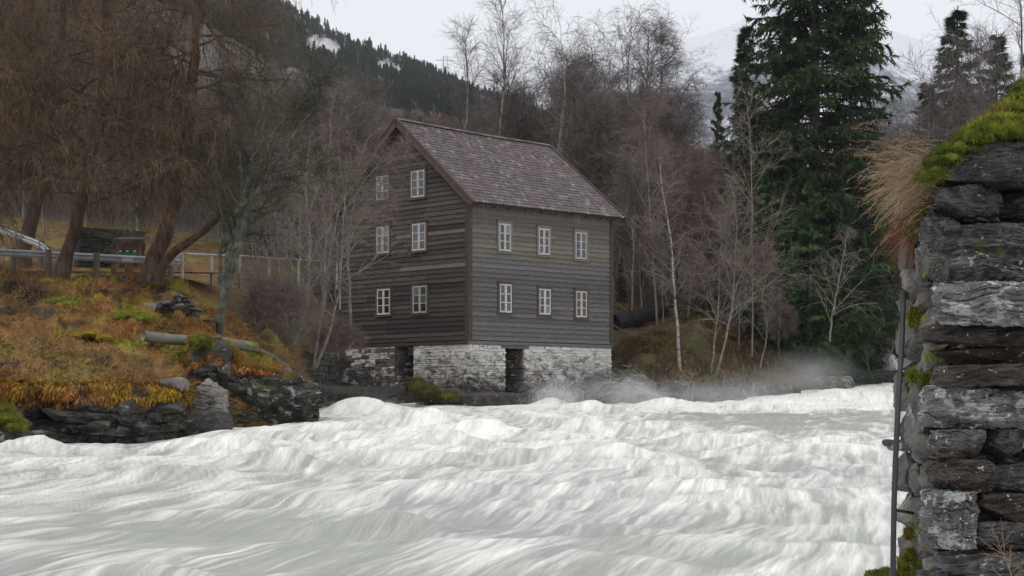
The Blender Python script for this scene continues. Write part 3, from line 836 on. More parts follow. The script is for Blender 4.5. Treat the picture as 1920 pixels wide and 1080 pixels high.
for i, (x0, y0, x1, y1) in enumerate(WIN_G):
    b, a = on_gable(x0 + 2), on_gable(x1 - 2); vm = (a + b) / 2
    window('G', a, b, zr(0, y1 - 1, v=vm), zr(0, y0 + 1, v=vm), M['casing_brown'], 0)

# roof deck, rafters, barge boards
def RP(u, s, side=0, up=0.0):
    """point on the roof: s = metres down the slope from the ridge; side 0 = river side"""
    run = s * math.cos(math.atan(SL)); v = WID / 2 - run if side == 0 else WID / 2 + run
    sag = -.16 * (max(u, 0) / LEN)**1.3 * max(0, 1 - s / SLOPE) - .05 * math.sin(math.pi * min(max(u / LEN, 0), 1)) * max(0, 1 - s / SLOPE)
    nv = Vd * (-1 if side == 0 else 1)
    nrm_ = nv * math.sin(math.atan(SL)) + Z3 * math.cos(math.atan(SL))
    return HW(u, v, ZA - run * SL + sag) + nrm_ * up
SLOPE = (WID / 2 + OVE) / math.cos(math.atan(SL))
for side in (0, 1):
    us = np.linspace(-OVG, LEN + OVG, 9); V, Q = [], []
    for up in (-.04, -.085):
        for u in us:
            for s_ in (0, SLOPE): V.append(RP(u, s_, side, up))
    n = len(us) * 2
    for k in range(len(us) - 1):
        Q.append((2 * k, 2 * k + 1, 2 * k + 3, 2 * k + 2)); Q.append((n + 2 * k, n + 2 * k + 2, n + 2 * k + 3, n + 2 * k + 1))
        Q.append((2 * k + 1, n + 2 * k + 1, n + 2 * k + 3, 2 * k + 3))
    Q += [(0, n, n + 1, 1), (n - 2, n - 1, 2 * n - 1, 2 * n - 2)]
    mk('roof_deck', V, np.array(Q), M['board_dark'], mill)
    for u0, u1 in ((-OVG - .035, -OVG), (LEN + OVG, LEN + OVG + .035)):
        g = MB(); a = RP(u0, -.02, side, .07); b = RP(u0, SLOPE + .04, side, .07)
        dn = RP(u0, 0, side, -.19) - RP(u0, 0, side, .07)
        g.box(a, b - a, U * (u1 - u0), dn); g.make('barge_board', M['barge'], mill)
        g = MB(); a = RP(u0 - .03, -.02, side, .095); b = RP(u0 - .03, SLOPE + .05, side, .095)
        g.box(a, b - a, U * (u1 - u0 + .07), (RP(0, 0, side, .071) - RP(0, 0, side, .095))); g.make('verge_cap', M['trim'], mill)
    for u in np.linspace(.1, LEN - .1, 10):
        g = MB(); a = RP(u, SLOPE - .9, side, -.09); b = RP(u, SLOPE - .03, side, -.09)
        g.box(a, b - a, U * .09, RP(u, 0, side, -.2) - RP(u, 0, side, -.09)); g.make('rafter_end', M['trim'], mill)
# pantiles: each a curved piece lapping the one below
NT, NRW = 46, 25
tw = (LEN + 2 * OVG) / NT; th_ = SLOPE / NRW
for side in (0, 1):
    g = MB(); gt = np.random.default_rng(20 + side)
    prof = np.array([(0, .012), (.18, -.006), (.40, .004), (.62, .034), (.80, .046), (1.04, .022)])
    for r in range(NRW):
        for k in range(NT):
            u0 = -OVG + k * tw; s1 = (r + 1) * th_ + float(gt.normal() * .006); s0 = s1 - th_ * 1.14
            s0 = max(s0, -.01); jx = float(gt.normal() * .004); jz = float(gt.normal() * .004)
            V = [RP(u0 + x * tw + jx, s0, side, h - .02 + jz) for x, h in prof] + [RP(u0 + x * tw + jx, s1, side, h + .018 + jz) for x, h in prof] + [RP(u0 + x * tw + jx, s1, side, h - .004 + jz) for x, h in prof]
            Q = [(i, i + 6, i + 7, i + 1) for i in range(5)] + [(i + 6, i + 12, i + 13, i + 7) for i in range(5)]
            t = gt.random()
            colr = np.array((.142, .120, .124)) * (.74 + .42 * gt.random()) if t < .80 else (np.array((.150, .115, .108)) * (.7 + .5 * gt.random()) if t < .93 else np.array((.21, .195, .19)) * (.8 + .4 * gt.random()))
            g.add(V, Q, col=colr)
    g.make('roof_tiles', M['tile'], mill, kind='stuff')
for k in range(28):
    u0 = -OVG - .03 + k * (LEN + 2 * OVG) / 28; u1 = u0 + (LEN + 2 * OVG) / 28 * 1.08
    V, Q = [], []
    for u, sc_ in ((u0, .9), (u1, 1.06)):
        c0 = RP(u, 0, 0, .035)
        for a in np.linspace(-.15, math.pi + .15, 7): V.append(c0 + Vd * (.10 * sc_ * math.cos(a)) + Z3 * (.075 * sc_ * math.sin(a)))
    Q = [(i, i + 1, i + 8, i + 7) for i in range(6)]
    mk('ridge_tile', V, np.array(Q), M['tile'], mill, col=np.tile(np.array((.15, .12, .10)) * (.7 + .7 * g_b.random()), (14, 1)))

# stone base: every stone its own piece, with two open doorways
def stone_piece(H_, s0, s1, z0, z1, g, depth=.16, proud=.055):
    """irregular eight-cornered stone; H_(s, out, z)"""
    w, h = s1 - s0, z1 - z0; c = min(w, h) * .28
    q = [(s0 + c, z0), (s1 - c, z0), (s1, z0 + c), (s1, z1 - c), (s1 - c, z1), (s0 + c, z1), (s0, z1 - c), (s0, z0 + c)]
    q = [(a + g.normal() * c * .35, b + g.normal() * c * .3) for a, b in q]
    cx, cz = (s0 + s1) / 2, (z0 + z1) / 2
    o = proud * g.uniform(.2, 1.3); tx, tz = g.normal() * .02, g.normal() * .03
    V = [H_(a, -depth, b) for a, b in q] + [H_(a, o * .35, b) for a, b in q] + [H_(cx + (a - cx) * .84, o + tx * (a - cx) / w + tz * (b - cz), cz + (b - cz) * .78) for a, b in q]
    Q = [(i, (i + 1) % 8, (i + 1) % 8 + 8, i + 8) for i in range(8)] + [(i + 8, (i + 1) % 8 + 8, (i + 1) % 8 + 16, i + 16) for i in range(8)]
    T = [(16, 16 + i, 17 + i) for i in range(1, 7)]
    return V, Q, T
def courses(g, s0, s1, z0, z1, hr=(.055, .17), wr=(.14, .5)):
    out, z = [], z1
    while z > z0:
        h = g.uniform(*hr); s = s0
        while s < s1 - .03:
            w = g.uniform(*wr) * (1 + h); e = min(s + w, s1)
            if s1 - e < .1: e = s1
            nsplit = h > .12 and g.random() < .35
            if nsplit:
                out.append((s, e, z - h * .5, z)); out.append((s, e, z - h, z - h * .5))
            else: out.append((s, e, z - h, z))
            s = e
        z -= h
    return out
zf0, zf1 = 2.0, ZB - .165
gd = [(on_gable(776), on_gable(742))]; rd = [(on_right(947), on_right(983))]
gs = np.random.default_rng(31)
pieces = []
RF = lambda s, o, z: HW(s, -o, z); GF = lambda s, o, z: HW(-o, s, z)
for a, b, zb in [(-.02, rd[0][0], zf0), (rd[0][1], LEN + .02, zf0), (rd[0][0], rd[0][1], zf0)]:
    top = zf1 if zb != zf0 or True else 0
    if (a, b) == rd[0]: top = zr(0, 742, u=a)
    for r in courses(gs, a, b, zf0, top): pieces.append(('R', r))
for a, b in [(.02, gd[0][0]), (gd[0][1], WID - .3), gd[0]]:
    top = zf1 if (a, b) != gd[0] else zr(0, 716, v=a)
    for r in courses(gs, a, b, zf0, top): pieces.append(('G', r))
# doorway reveals
for face, (a, b), lo in (('R', rd[0], zr(0, 742, u=rd[0][0])), ('G', gd[0], zr(0, 716, v=gd[0][0]))):
    for r in courses(gs, .05, 1.3, lo, zf1, (.08, .2), (.25, .5)):
        pieces.append((face + ('b' if face == 'R' else 'a'), r))
pieces.sort(key=lambda q: -(q[1][1] - q[1][0]) * (q[1][3] - q[1][2]) * (1 if q[1][2] > 2.9 else .1))
rest = MB()
for i, (face, r) in enumerate(pieces):
    if face == 'R': H_ = RF
    elif face == 'G': H_ = GF
    elif face == 'Rb': H_ = lambda s, o, z: HW(rd[0][1] - o, s, z)
    else: H_ = lambda s, o, z: HW(s, gd[0][1] - o, z)
    V, Q, T = stone_piece(H_, *r, gs)
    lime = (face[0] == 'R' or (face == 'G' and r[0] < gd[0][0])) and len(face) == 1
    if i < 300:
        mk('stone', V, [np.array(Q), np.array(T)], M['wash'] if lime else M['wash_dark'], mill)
    else: rest.add(V, Q, T)
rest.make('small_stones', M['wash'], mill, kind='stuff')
# mortar bed just behind the stone faces, in pieces between the openings
g = MB()
for (a, b) in ((0, rd[0][0]), (rd[0][1], LEN)): g.box(HW(a, .004, zf0), U * (b - a), Vd * .5, Z3 * (zf1 - zf0))
g.box(HW(rd[0][0], .006, zf0), U * (rd[0][1] - rd[0][0]), Vd * .5, Z3 * (zr(0, 744, u=rd[0][0]) - zf0))
g.make('mortar', M['wash'], mill)
g = MB()
g.box(HW(.004, .506, zf0), U * .5, Vd * (gd[0][0] - .506), Z3 * (zf1 - zf0)); g.box(HW(.004, gd[0][1], zf0), U * .5, Vd * (WID - .3 - gd[0][1]), Z3 * (zf1 - zf0))
g.box(HW(.006, gd[0][0], zf0), U * .5, Vd * (gd[0][1] - gd[0][0]), Z3 * (zr(0, 720, v=gd[0][0]) - zf0))
g.make('mortar', M['wash_dark'], mill)
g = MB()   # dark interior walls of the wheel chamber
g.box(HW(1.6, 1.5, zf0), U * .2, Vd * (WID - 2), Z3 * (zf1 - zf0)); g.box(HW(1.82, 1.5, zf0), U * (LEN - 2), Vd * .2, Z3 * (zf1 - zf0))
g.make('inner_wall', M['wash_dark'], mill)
g = MB(); g.box(HW(-.05, gd[0][1] - .02, zr(0, 712, v=gd[0][1])), U * .12, Vd * .12, Z3 * (zf1 - zr(0, 712, v=gd[0][1]))); g.make('door_post', M['post'], mill)
g = MB(); g.box(HW(-.03, gd[0][1] + .12, zf1 - 1.0), U * .02, Vd * .32, Z3 * .98); g.make('door_board', M['post'], mill)
g = MB(); g.box(HW(rd[0][0] - .25, -.045, zf1 - .001), U * (rd[0][1] - rd[0][0] + .5), Vd * .12, Z3 * -.12); g.make('lintel', M['post'], mill)
print('house done')

# ------------------------------------------------------------------ rocks and walls
def cube_sphere(n):
    t = np.linspace(-1, 1, n); a, b = np.meshgrid(t, t, indexing='ij'); o = np.ones_like(a); V, Q = [], []
    for k, f in enumerate([(a, b, o), (b, a, -o), (o, a, b), (-o, b, a), (b, o, a), (a, -o, b)]):
        Vf = np.stack(f, -1).reshape(-1, 3); gf = grid_faces(n, n)
        nn_ = np.cross(Vf[gf[0, 1]] - Vf[gf[0, 0]], Vf[gf[0, 2]] - Vf[gf[0, 0]])
        if nn_ @ Vf.mean(0) < 0: gf = gf[:, ::-1]
        V.append(Vf); Q.append(gf + k * n * n)
    return np.concatenate(V), np.concatenate(Q)
_CS = {}
def rock_mesh(center, half, seed, n=14, power=3.0, facets=7, cut=.82, amp=.08, nscale=1.2, strata=1.0, shear=0.0, tilt=0.0, layer=0.0):
    if n not in _CS: _CS[n] = cube_sphere(n)
    C, Q = _CS[n]; r = np.random.default_rng(seed); half = np.asarray(half, float)
    d = C / (np.abs(C)**power).sum(-1, keepdims=True)**(1 / power)
    if facets:
        N = nrm(r.normal(size=(facets, 3))); D = r.uniform(cut, cut + .22, facets)
        dd = d @ N.T; k = np.where(dd > 1e-3, D / np.maximum(dd, 1e-3), 9).min(1)
        d = d * np.minimum(k, 1)[:, None]
    p = d * half
    p[:, 0] += shear * p[:, 2]
    q = p / max(half.max(), 1e-6) * nscale; o = r.uniform(-50, 50, 3)
    nz = fbm(q[:, 0] * 2 + o[0], q[:, 1] * 2 + o[1], q[:, 2] * 2 * strata + o[2], oct=5, gain=.55)
    rg = np.abs(fbm(q[:, 0] * 3.1 + o[1], q[:, 1] * 3.1 + o[2], q[:, 2] * 4 * strata + o[0], oct=3))
    p = p + nrm(C) * ((nz - .35 * np.clip(.12 - rg, 0, 1) * 5) * amp * half.min() * 2)[:, None]
    if layer:
        zl = p[:, 2] + .18 * p[:, 0] * math.sin(seed) + .02 * fbm(p[:, 0] * 3 / half.max() + o[0], p[:, 1] * 3 / half.max(), 0., oct=3)
        hh = half.min()
        ln = fbm(p[:, 0] / hh * .35 + o[1], o[2], zl / hh * 3.2, oct=4, gain=.7)
        st_ = _hash(np.floor(zl / hh * 2.6 + .4 * vnoise(p[:, 0] / hh * .5, o[0])).astype(np.int64), np.floor(p[:, 0] / half.max() * 2.2 + o[0]).astype(np.int64), np.zeros(len(p), np.int64))
        p[:, 1] += (ln * .8 + st_ * .6) * layer * hh * np.where(d[:, 1] < 0, 1, 0)
        p[:, 0] += (ln * .8 + st_ * .6) * layer * hh * .6 * np.sign(d[:, 0]) * (np.abs(C[:, 0]) > .9)
    if tilt:
        c_, s_ = math.cos(tilt), math.sin(tilt); p = np.stack([p[:, 0] * c_ - p[:, 2] * s_, p[:, 1], p[:, 0] * s_ + p[:, 2] * c_], -1)
    return p + np.asarray(center), Q

def px_rock(x0, y0, x1, y1, Y, seed, depth=1.0, **k):
    c = P((x0 + x1) / 2, (y0 + y1) / 2, Y); hx = (x1 - x0) / 2 / FP * Y; hz = (y1 - y0) / 2 / FP * Y
    return rock_mesh(c, (hx, depth * max(hx, hz) * .8, hz), seed, **k), c

def rock_thing(name, box, Y, seed, mat, label, cat='rock', group=None, depth=1.0, smooth=False, **k):
    (V, Q), c = px_rock(*box, Y, seed, depth, **k)
    c[2] = V[:, 2].min()
    return mk(name, V, Q, mat, origin=c, smooth=smooth, label=label, cat=cat, group=group)

def blades(g, pos, L, w, lean, col, up=1.0, seg=1):
    """slivers of grass/moss/twig: pos (n,3), L (n), lean (n,3) added to the upward direction"""
    n = len(pos); d = nrm(np.array([0, 0, up]) + lean)
    sd = nrm(np.cross(d, g.normal(size=(n, 3)))) * np.asarray(w).reshape(-1, 1)
    if seg == 1:
        V = np.stack([pos - sd, pos + sd, pos + d * np.asarray(L).reshape(-1, 1)], 1).reshape(-1, 3)
        F = np.arange(n * 3).reshape(-1, 3); c = np.repeat(col, 3, 0)
    else:
        Lc = np.asarray(L).reshape(-1, 1); mid = pos + d * Lc * .55
        d2 = nrm(d + np.array([0, 0, -.55]) + lean * .35)
        V = np.stack([pos - sd, pos + sd, mid + sd * .75, mid - sd * .75, mid + d2 * Lc * .5], 1).reshape(-1, 3)
        i = np.arange(n)[:, None] * 5
        F = [np.concatenate([i + 0, i + 1, i + 2, i + 3], 1), np.concatenate([i + 3, i + 2, i + 4], 1)]; c = np.repeat(col, 5, 0)
    return V, F, c

# left bank: layered cliff standing in the river
def cliff(px0, px1, Yf, top, nu, nv, seed, zlow=1.2, tilt=.12):
    pxs = np.linspace(px0, px1, nu); v = np.linspace(0, 1, nv)
    PPx, Vv = np.meshgrid(pxs, v, indexing='ij')
    Y = Yf(PPx); X = (PPx - CX) / FP * Y; zt = EYE + (HY - top(PPx)) / FP * Y
    Z = zlow + (zt - zlow) * np.minimum(Vv / .86, 1)
    back = np.clip((Vv - .86) / .14, 0, 1)
    zz = Z + X * tilt
    o = seed * 3.7
    # courses of fractured slate: blocks offset in and out
    hz = .24
    wz = zz / hz + 1.5 * fbm(X / 1.5 + o, zz / 1.3, oct=4)
    lay = np.floor(wz)
    blk = _hash(np.floor(X / .75 + lay * .37 + .3 * vnoise(zz * 3, X)).astype(np.int64), lay.astype(np.int64), np.full(X.shape, seed, np.int64))
    fr = np.abs(wz % 1 - .5) * 2
    vf = np.abs((X / .9 + .8 * vnoise(X / .6 + lay * 3.1, zz * 2) + lay * .43) % 1 - .5) * 2
    off = .50 * blk + 1.1 * fbm(X / 1.3 + o, zz / .8, oct=5, gain=.6) + .35 * fbm(X / .28, zz / .10, o, oct=4) - .28 * sstep(.8, 1.0, fr) * (.3 + blk) - .25 * sstep(.86, 1., vf) * blk
    lip = sstep(.62, .86, Vv)
    Yo = Y - off * (1 - .4 * lip) - .25 * sstep(.35, .8, Vv) + back * 1.6
    Z = Z + .05 * fbm(X / .4, Yo / .4, o, oct=3) + back * .05
    return np.stack([X, Yo, Z], -1), grid_faces(nu, nv)
Vc, Qc = cliff(-320, 356, lambda p: np.interp(p, [-320, -50, 60, 200, 330, 356], [28.4, 33.2, 35.4, 36.9, 38.8, 39.4]),
               lambda p: np.interp(p, [-320, 0, 100, 200, 300, 356], [720, 722, 728, 722, 728, 742]), 620, 120, 4)
mk('rock_ledge', Vc.reshape(-1, 3), Qc, M['rock'], origin=P(150, 820, 36), label='long dark layered rock ledge under the hanging orange moss on the left bank', cat='rock')
Vc2, Qc2 = cliff(352, 600, lambda p: np.interp(p, [352, 430, 520, 600], [41.6, 42.6, 43.4, 44.9]), lambda p: np.interp(p, [352, 400, 450, 520, 570, 600], [690, 672, 690, 700, 725, 760]), 260, 90, 9)
mk('rock_ledge', Vc2.reshape(-1, 3), Qc2, M['rock'], origin=P(450, 780, 42.5), label='dark wet rock wall in the cleft behind the pale split boulder', cat='rock')
rock_thing('boulder', (352, 700, 440, 812), 40.6, 101, M['rock_pale'], 'pale angular split boulder leaning in the cleft of the left bank', n=60, power=8, facets=14, cut=.60, amp=.07, depth=.8, tilt=-.12, layer=.22, nscale=2.5)
rock_thing('boulder', (418, 684, 606, 806), 43.2, 205, M['rock_lichen'], 'big dark boulder with white lichen and moss cap ending the left bank', n=90, power=7, facets=13, cut=.68, amp=.15, depth=.9, layer=.22, nscale=2.6)
rock_thing('boulder', (300, 770, 432, 830), 39.6, 107, M['rock'], 'low dark slab with green moss at the foot of the pale split boulder', n=36, power=5, facets=6, cut=.75, amp=.09, strata=3)
rock_thing('boulder', (-40, 785, 52, 860), 33.4, 111, M['rock_lichen'], 'small rounded boulder with moss at the left edge of the photo beside the water', n=36, power=3, facets=6, amp=.09)
rock_thing('boulder', (300, 705, 352, 748), 39.2, 131, M['rock_pale'], 'grey tilted stone poking out of the orange moss above the river', n=24, power=5, facets=7, cut=.7, amp=.05, tilt=-.25)
rock_thing('boulder', (355, 632, 440, 700), 43.0, 133, M['rock'], 'dark grey rock block under the old pipe above the cleft', n=30, power=6, facets=8, cut=.7, amp=.06)
rock_thing('boulder', (268, 568, 294, 584), 45.4, 141, M['rock_pale'], 'small bluish stone lying in the mossy slope below the leaning larch', n=16, power=4, facets=6, cut=.7, amp=.05)
for i, (bx, Yb, lb) in enumerate([((640, 690, 700, 745), 64, 'mossy rock at the water end of the retaining wall left of the mill'),
                              ((770, 728, 870, 765), 63.6, 'dark wet rock shelf below the open doorway of the mill'),
                              ((865, 735, 1010, 768), 64.0, 'dark wet rock shelf under the near corner of the mill'),
                              ((1000, 728, 1100, 772), 66.0, 'dark rock at the foot of the long mill wall'),
                              ((1090, 705, 1165, 768), 68.0, 'dark stepped rock under the far corner of the mill'),
                              ((1150, 700, 1235, 768), 69.0, 'layered grey rock on the right bank beside the mill'),
                              ((1225, 715, 1300, 772), 69.2, 'low layered rock under the white birch on the right bank'),
                              ((1290, 728, 1400, 775), 70.0, 'dark rock behind the spray on the right bank'),
                              ((1400, 722, 1500, 765), 71.5, 'dark rock under the brown ferns on the right bank'),
                              ((1500, 705, 1600, 745), 74.5, 'dark rock below the spruce beside the right bend of the river'),
                              ((1600, 690, 1690, 725), 79, 'mossy rock at the foot of the small waterfall')]):
    rock_thing('rock', bx, Yb, 300 + i, M['rock'] if i % 3 else M['rock_lichen'], lb, n=34, power=5, facets=8, cut=.72, amp=.11, strata=2.5, depth=.75)
rock_thing('boulder', (1605, 650, 1660, 700), 84, 151, M['rock'], 'dark boulder left of the small waterfall under the spruce', n=30, facets=8, amp=.08)
for i, (bx, lb) in enumerate([((1655, 820, 1678, 833), 'dark wet stone in the river farthest from the stone wall'), ((1664, 826, 1692, 840), 'yellowish stone in the river between two dark ones'), ((1684, 818, 1712, 842), 'dark stone in the river touching the stone wall')]):
    V, Q = rock_mesh(P((bx[0] + bx[2]) / 2, (bx[1] + bx[3]) / 2 + 4, 24), ((bx[2] - bx[0]) / 2 / FP * 24, .12, (bx[3] - bx[1] + 2) / 2 / FP * 24), 160 + i, n=20, amp=.06)
    mk('river_stone', V, Q, M['rock_pale'] if i == 1 else M['rock'], origin=V.mean(0), label=lb, cat='stone')

# outcrops breaking through the moss of the left slope and the cliff
_r = np.random.default_rng(67)
for k, (x, y, Y, w, h, lb) in enumerate([(30, 792, 34.6, 60, 26, 'wet dark ledge piece left in the cliff above the small mossy boulder'), (110, 775, 35.6, 50, 30, 'dark jutting block in the cliff a third of the way from the left edge'), (175, 800, 36.2, 60, 22, 'low wet block at the foot of the cliff left of the driftwood'),
     (228, 768, 37, 44, 34, 'tall fractured block in the middle of the cliff'), (262, 800, 37.4, 40, 20, 'small wet block beside the driftwood stick'), (318, 765, 38.4, 46, 26, 'dark block at the right end of the cliff below the orange moss tip'),
     (70, 812, 34.4, 46, 14, 'thin wet slab at the waterline near the left edge'), (150, 760, 36, 54, 16, 'thin pale edged slab high in the cliff under the hanging moss'), (372, 690, 41.8, 30, 28, 'dark block behind the top of the pale split boulder'), (420, 700, 42.2, 26, 40, 'narrow upright slab between pale boulder and the big lichened one'),
     (60, 552, 45.6, 16, 6, 'small grey stone in the brown brush near the left edge'), (395, 600, 46.6, 22, 10, 'flat stone at the foot of the lichened tree'), (150, 640, 41.8, 16, 6, 'flat grey stone in the orange litter in the middle of the slope')]):
    V, Q = rock_mesh(P(x, y, Y), (w / 2 / FP * Y, .45, h / 2 / FP * Y), 700 + k, n=30, power=9, facets=12, cut=.66, amp=.12, strata=2.5, layer=.35, tilt=float(_r.normal() * .12))
    mk('rock', V, Q, M['rock'] if k % 3 else M['rock_lichen'], origin=V.mean(0), label=lb, cat='rock')

# dry stone retaining walls
def dry_wall(name, label, p0, p1, z0, z1, seed, hr=(.14, .32), wr=(.25, .7), back=.5, mat='dry_stone', lean=.0, lims=None):
    p0, p1 = np.array(p0, float), np.array(p1, float); d = np.array([*(p1 - p0), 0]); Lw = np.linalg.norm(d); d /= Lw
    n = np.array([d[1], -d[0], 0]); n = n if n[1] < 0 else -n
    o = np.array([*p0, 0]); r = np.random.default_rng(seed)
    root = thing(name, label, 'wall', (p0[0], p0[1], z0))
    H_ = lambda s, q, z: o + d * s + n * q + Z3 * z
    ps = courses(r, 0, Lw, z0, z1, hr, wr); ps.sort(key=lambda q: -(q[1] - q[0]) * (q[3] - q[2]))
    rest = MB()
    for i, q in enumerate(ps):
        if lims and not lims((q[0] + q[1]) / 2 / Lw, (q[2] + q[3]) / 2): continue
        V, Q, T = stone_piece(H_, *q, r, depth=back * .6, proud=.08)
        if i < 300: mk('stone', V, [np.array(Q), np.array(T)], M[mat], root)
        else: rest.add(V, Q, T)
    if rest.V: rest.make('small_stones', M[mat], root, kind='stuff')
    if not lims:
        g = MB(); g.box(H_(0, -.04, z0), d * Lw, -n * back, Z3 * (z1 - z0 - .05)); g.make('wall_core', M['bark_dark'], root)
    return root
q0 = P(596, 0, 62)[:2]; q1 = HW(0, WID - .25, 0)[:2]
dry_wall('retaining_wall', 'low dark drystone wall between the saplings and the mill at the water', q0, q1, 2.2, zr(0, 668, v=WID) , 51)
q0 = P(572, 0, 73)[:2]; q1 = P(668, 0, 73.5)[:2]
dry_wall('retaining_wall', 'high dark drystone wall behind the saplings left of the mill gable', q0, q1, EYE + (750 - 650) / FP * 73, EYE + (750 - 512) / FP * 73, 52)
sw_ = thing('stone_wall', 'rounded heap of rough stones showing through moss on the left slope', 'wall', tuple(P(332, 592, 46)))
_r = np.random.default_rng(66)
for k in range(40):
    x = float(_r.uniform(298, 372)); lo_ = 592 - 4 * math.sin((x - 298) / 74 * 3.1); hi_ = 592 - 40 * math.sin(max(min((x - 290) / 88, 1), 0) * 3.14)**.6
    y = float(_r.uniform(hi_, lo_)); w = float(_r.uniform(5, 11)); h = float(_r.uniform(3, 7)); Yk = 45.9 - (592 - y) / 60 + _r.normal() * .1
    V, Q = rock_mesh(P(x, y, Yk), (w / FP * 46, .16, h / FP * 46), int(_r.integers(9999)), n=9, power=6, facets=9, cut=.7, amp=.09, tilt=float(_r.normal() * .2))
    mk('stone', V, Q, M['dry_stone'], sw_)
q0 = P(150, 0, 60.5)[:2]; q1 = P(272, 0, 62)[:2]
dry_wall('retaining_wall', 'dark roadside stone wall behind the guardrail and the green boxes', q0, q1, 7.2, EYE + (750 - 428) / FP * 61, 54, (.12, .26), (.3, .8), mat='dry_stone_dark')
q0 = P(405, 0, 63)[:2]; q1 = P(560, 0, 66)[:2]

# ------------------------------------------------------------------ stone wall in the right foreground
fw = thing('stone_wall', 'rough dark slate wall end with mossy top filling the right edge of the photo', 'wall', (2.0, 6.2, .8))
WY = 6.0
def wstone(x0, y0, x1, y1, seed, mat, Y=WY, dy=.30, n=46, name='stone', **k):
    c = P((x0 + x1) / 2, (y0 + y1) / 2, Y); hx = (x1 - x0) / 2 / FP * Y; hz = (y1 - y0) / 2 / FP * Y
    V, Q = rock_mesh((c[0], Y + dy, c[2]), (hx, dy, hz), seed, n=n, **{**dict(power=7, facets=9, cut=.86, amp=.075, strata=2.2, nscale=2.0), **k})
    mk(name, V, Q, M[mat], fw, smooth=False)
FR = [(1752, 262, 2080, 330, 1, 'wallstone', -.10), (1768, 326, 2080, 352, 2, 'wallstone', .16), (1764, 340, 1880, 402, 3, 'wallstone', .02), (1862, 352, 2080, 410, 33, 'wallstone', .12),
      (1738, 398, 1800, 470, 4, 'wallstone', .04), (1790, 412, 2080, 534, 5, 'wallstone', -.02), (1736, 455, 1800, 528, 34, 'wallstone_side', .06),
      (1762, 525, 2080, 608, 6, 'wallstone_lichen', -.16), (1742, 604, 2080, 650, 7, 'wallstone_brown', .0), (1756, 648, 2080, 684, 42, 'wallstone_brown', .05), (1764, 680, 2080, 722, 8, 'wallstone_brown', -.07),
      (1746, 722, 1975, 804, 9, 'wallstone_lichen', -.05), (1972, 726, 2080, 800, 41, 'wallstone', .0), (1756, 806, 1850, 862, 10, 'wallstone', -.06), (1846, 804, 1930, 860, 43, 'wallstone', .02), (1900, 800, 2080, 866, 35, 'wallstone', .1), (1757, 862, 1872, 926, 11, 'wallstone_brown', -.10), (1868, 866, 2080, 922, 44, 'wallstone', -.02),
      (1745, 922, 1838, 1034, 12, 'wallstone_lichen', -.13), (1834, 926, 2080, 980, 45, 'wallstone_brown', -.04), (1830, 978, 2080, 1034, 46, 'wallstone', -.08), (1770, 1030, 2080, 1085, 13, 'wallstone', -.02), (1740, 1080, 2080, 1180, 14, 'wallstone', .0), (1740, 1175, 2080, 1300, 15, 'wallstone', .0), (1740, 1295, 2080, 1420, 16, 'wallstone', .0)]
for x0, y0, x1, y1, sd, mt, dy0 in FR:
    wstone(x0 + 8, y0 + 1, x1, y1 - 1, 500 + sd, mt, Y=WY + dy0, dy=.11, n=110 if x1 - x0 > 200 else 56, strata=2.4, power=14, facets=9, cut=.90, amp=.085, nscale=5.5, layer=.55, tilt=float(((sd * 37) % 11 - 5) * .006))
# rubble of the wall's end face, three columns deep
r = np.random.default_rng(77)
for colm, (Yc, pxo) in enumerate([(6.20, 1742), (6.36, 1722), (6.56, 1702)]):
    y = 405 + 18 * colm
    while y < 1330:
        h = float(r.uniform(36, 96)); w = float(r.uniform(26, 44))
        lean = np.interp(y, [400, 560, 700, 900, 1100], [14, 2, -2, 0, -4])
        x = pxo + lean + float(r.normal() * 5)
        wstone(x - w * .1, y, x + w + 12, y + h * .98, int(r.integers(1, 9999)), 'wallstone_side', Y=Yc, dy=.11, n=28, power=5, facets=14, cut=.66, amp=.07, strata=1.5, layer=.25)
        y += h * .93
for k in range(46):      # wedges and chips in the joints
    q = FR[int(r.integers(3, 18))]; x = float(r.uniform(1765, 1915)); w = float(r.uniform(8, 26)); h = float(r.uniform(4, 9))
    wstone(x - w, q[3] - h + 1, x + w, q[3] + h - 1, int(r.integers(1, 9999)), 'wallstone_side', Y=WY + .05 + float(r.uniform(0, .08)), dy=.05, n=12, power=7, facets=9, cut=.7, amp=.1, tilt=float(r.normal() * .15))
# inner core
g = MB(); g.box((1.56, 6.35, .2), (1.2, 0, 0), (0, .35, 0), (0, 0, (750 - 330) / FP * 6 + EYE - .2)); g.make('wall_core', M['bark_dark'], fw)
# tilted flat stone in the end face at the top
V, Q = rock_mesh(P(1716, 440, 6.5), (.035, .12, .13), 640, n=26, power=5, facets=8, cut=.7, amp=.06); V[:, 0] += (V[:, 2] - V[:, 2].mean()) * .25
mk('stone', V, Q, M['wallstone_side'], fw)

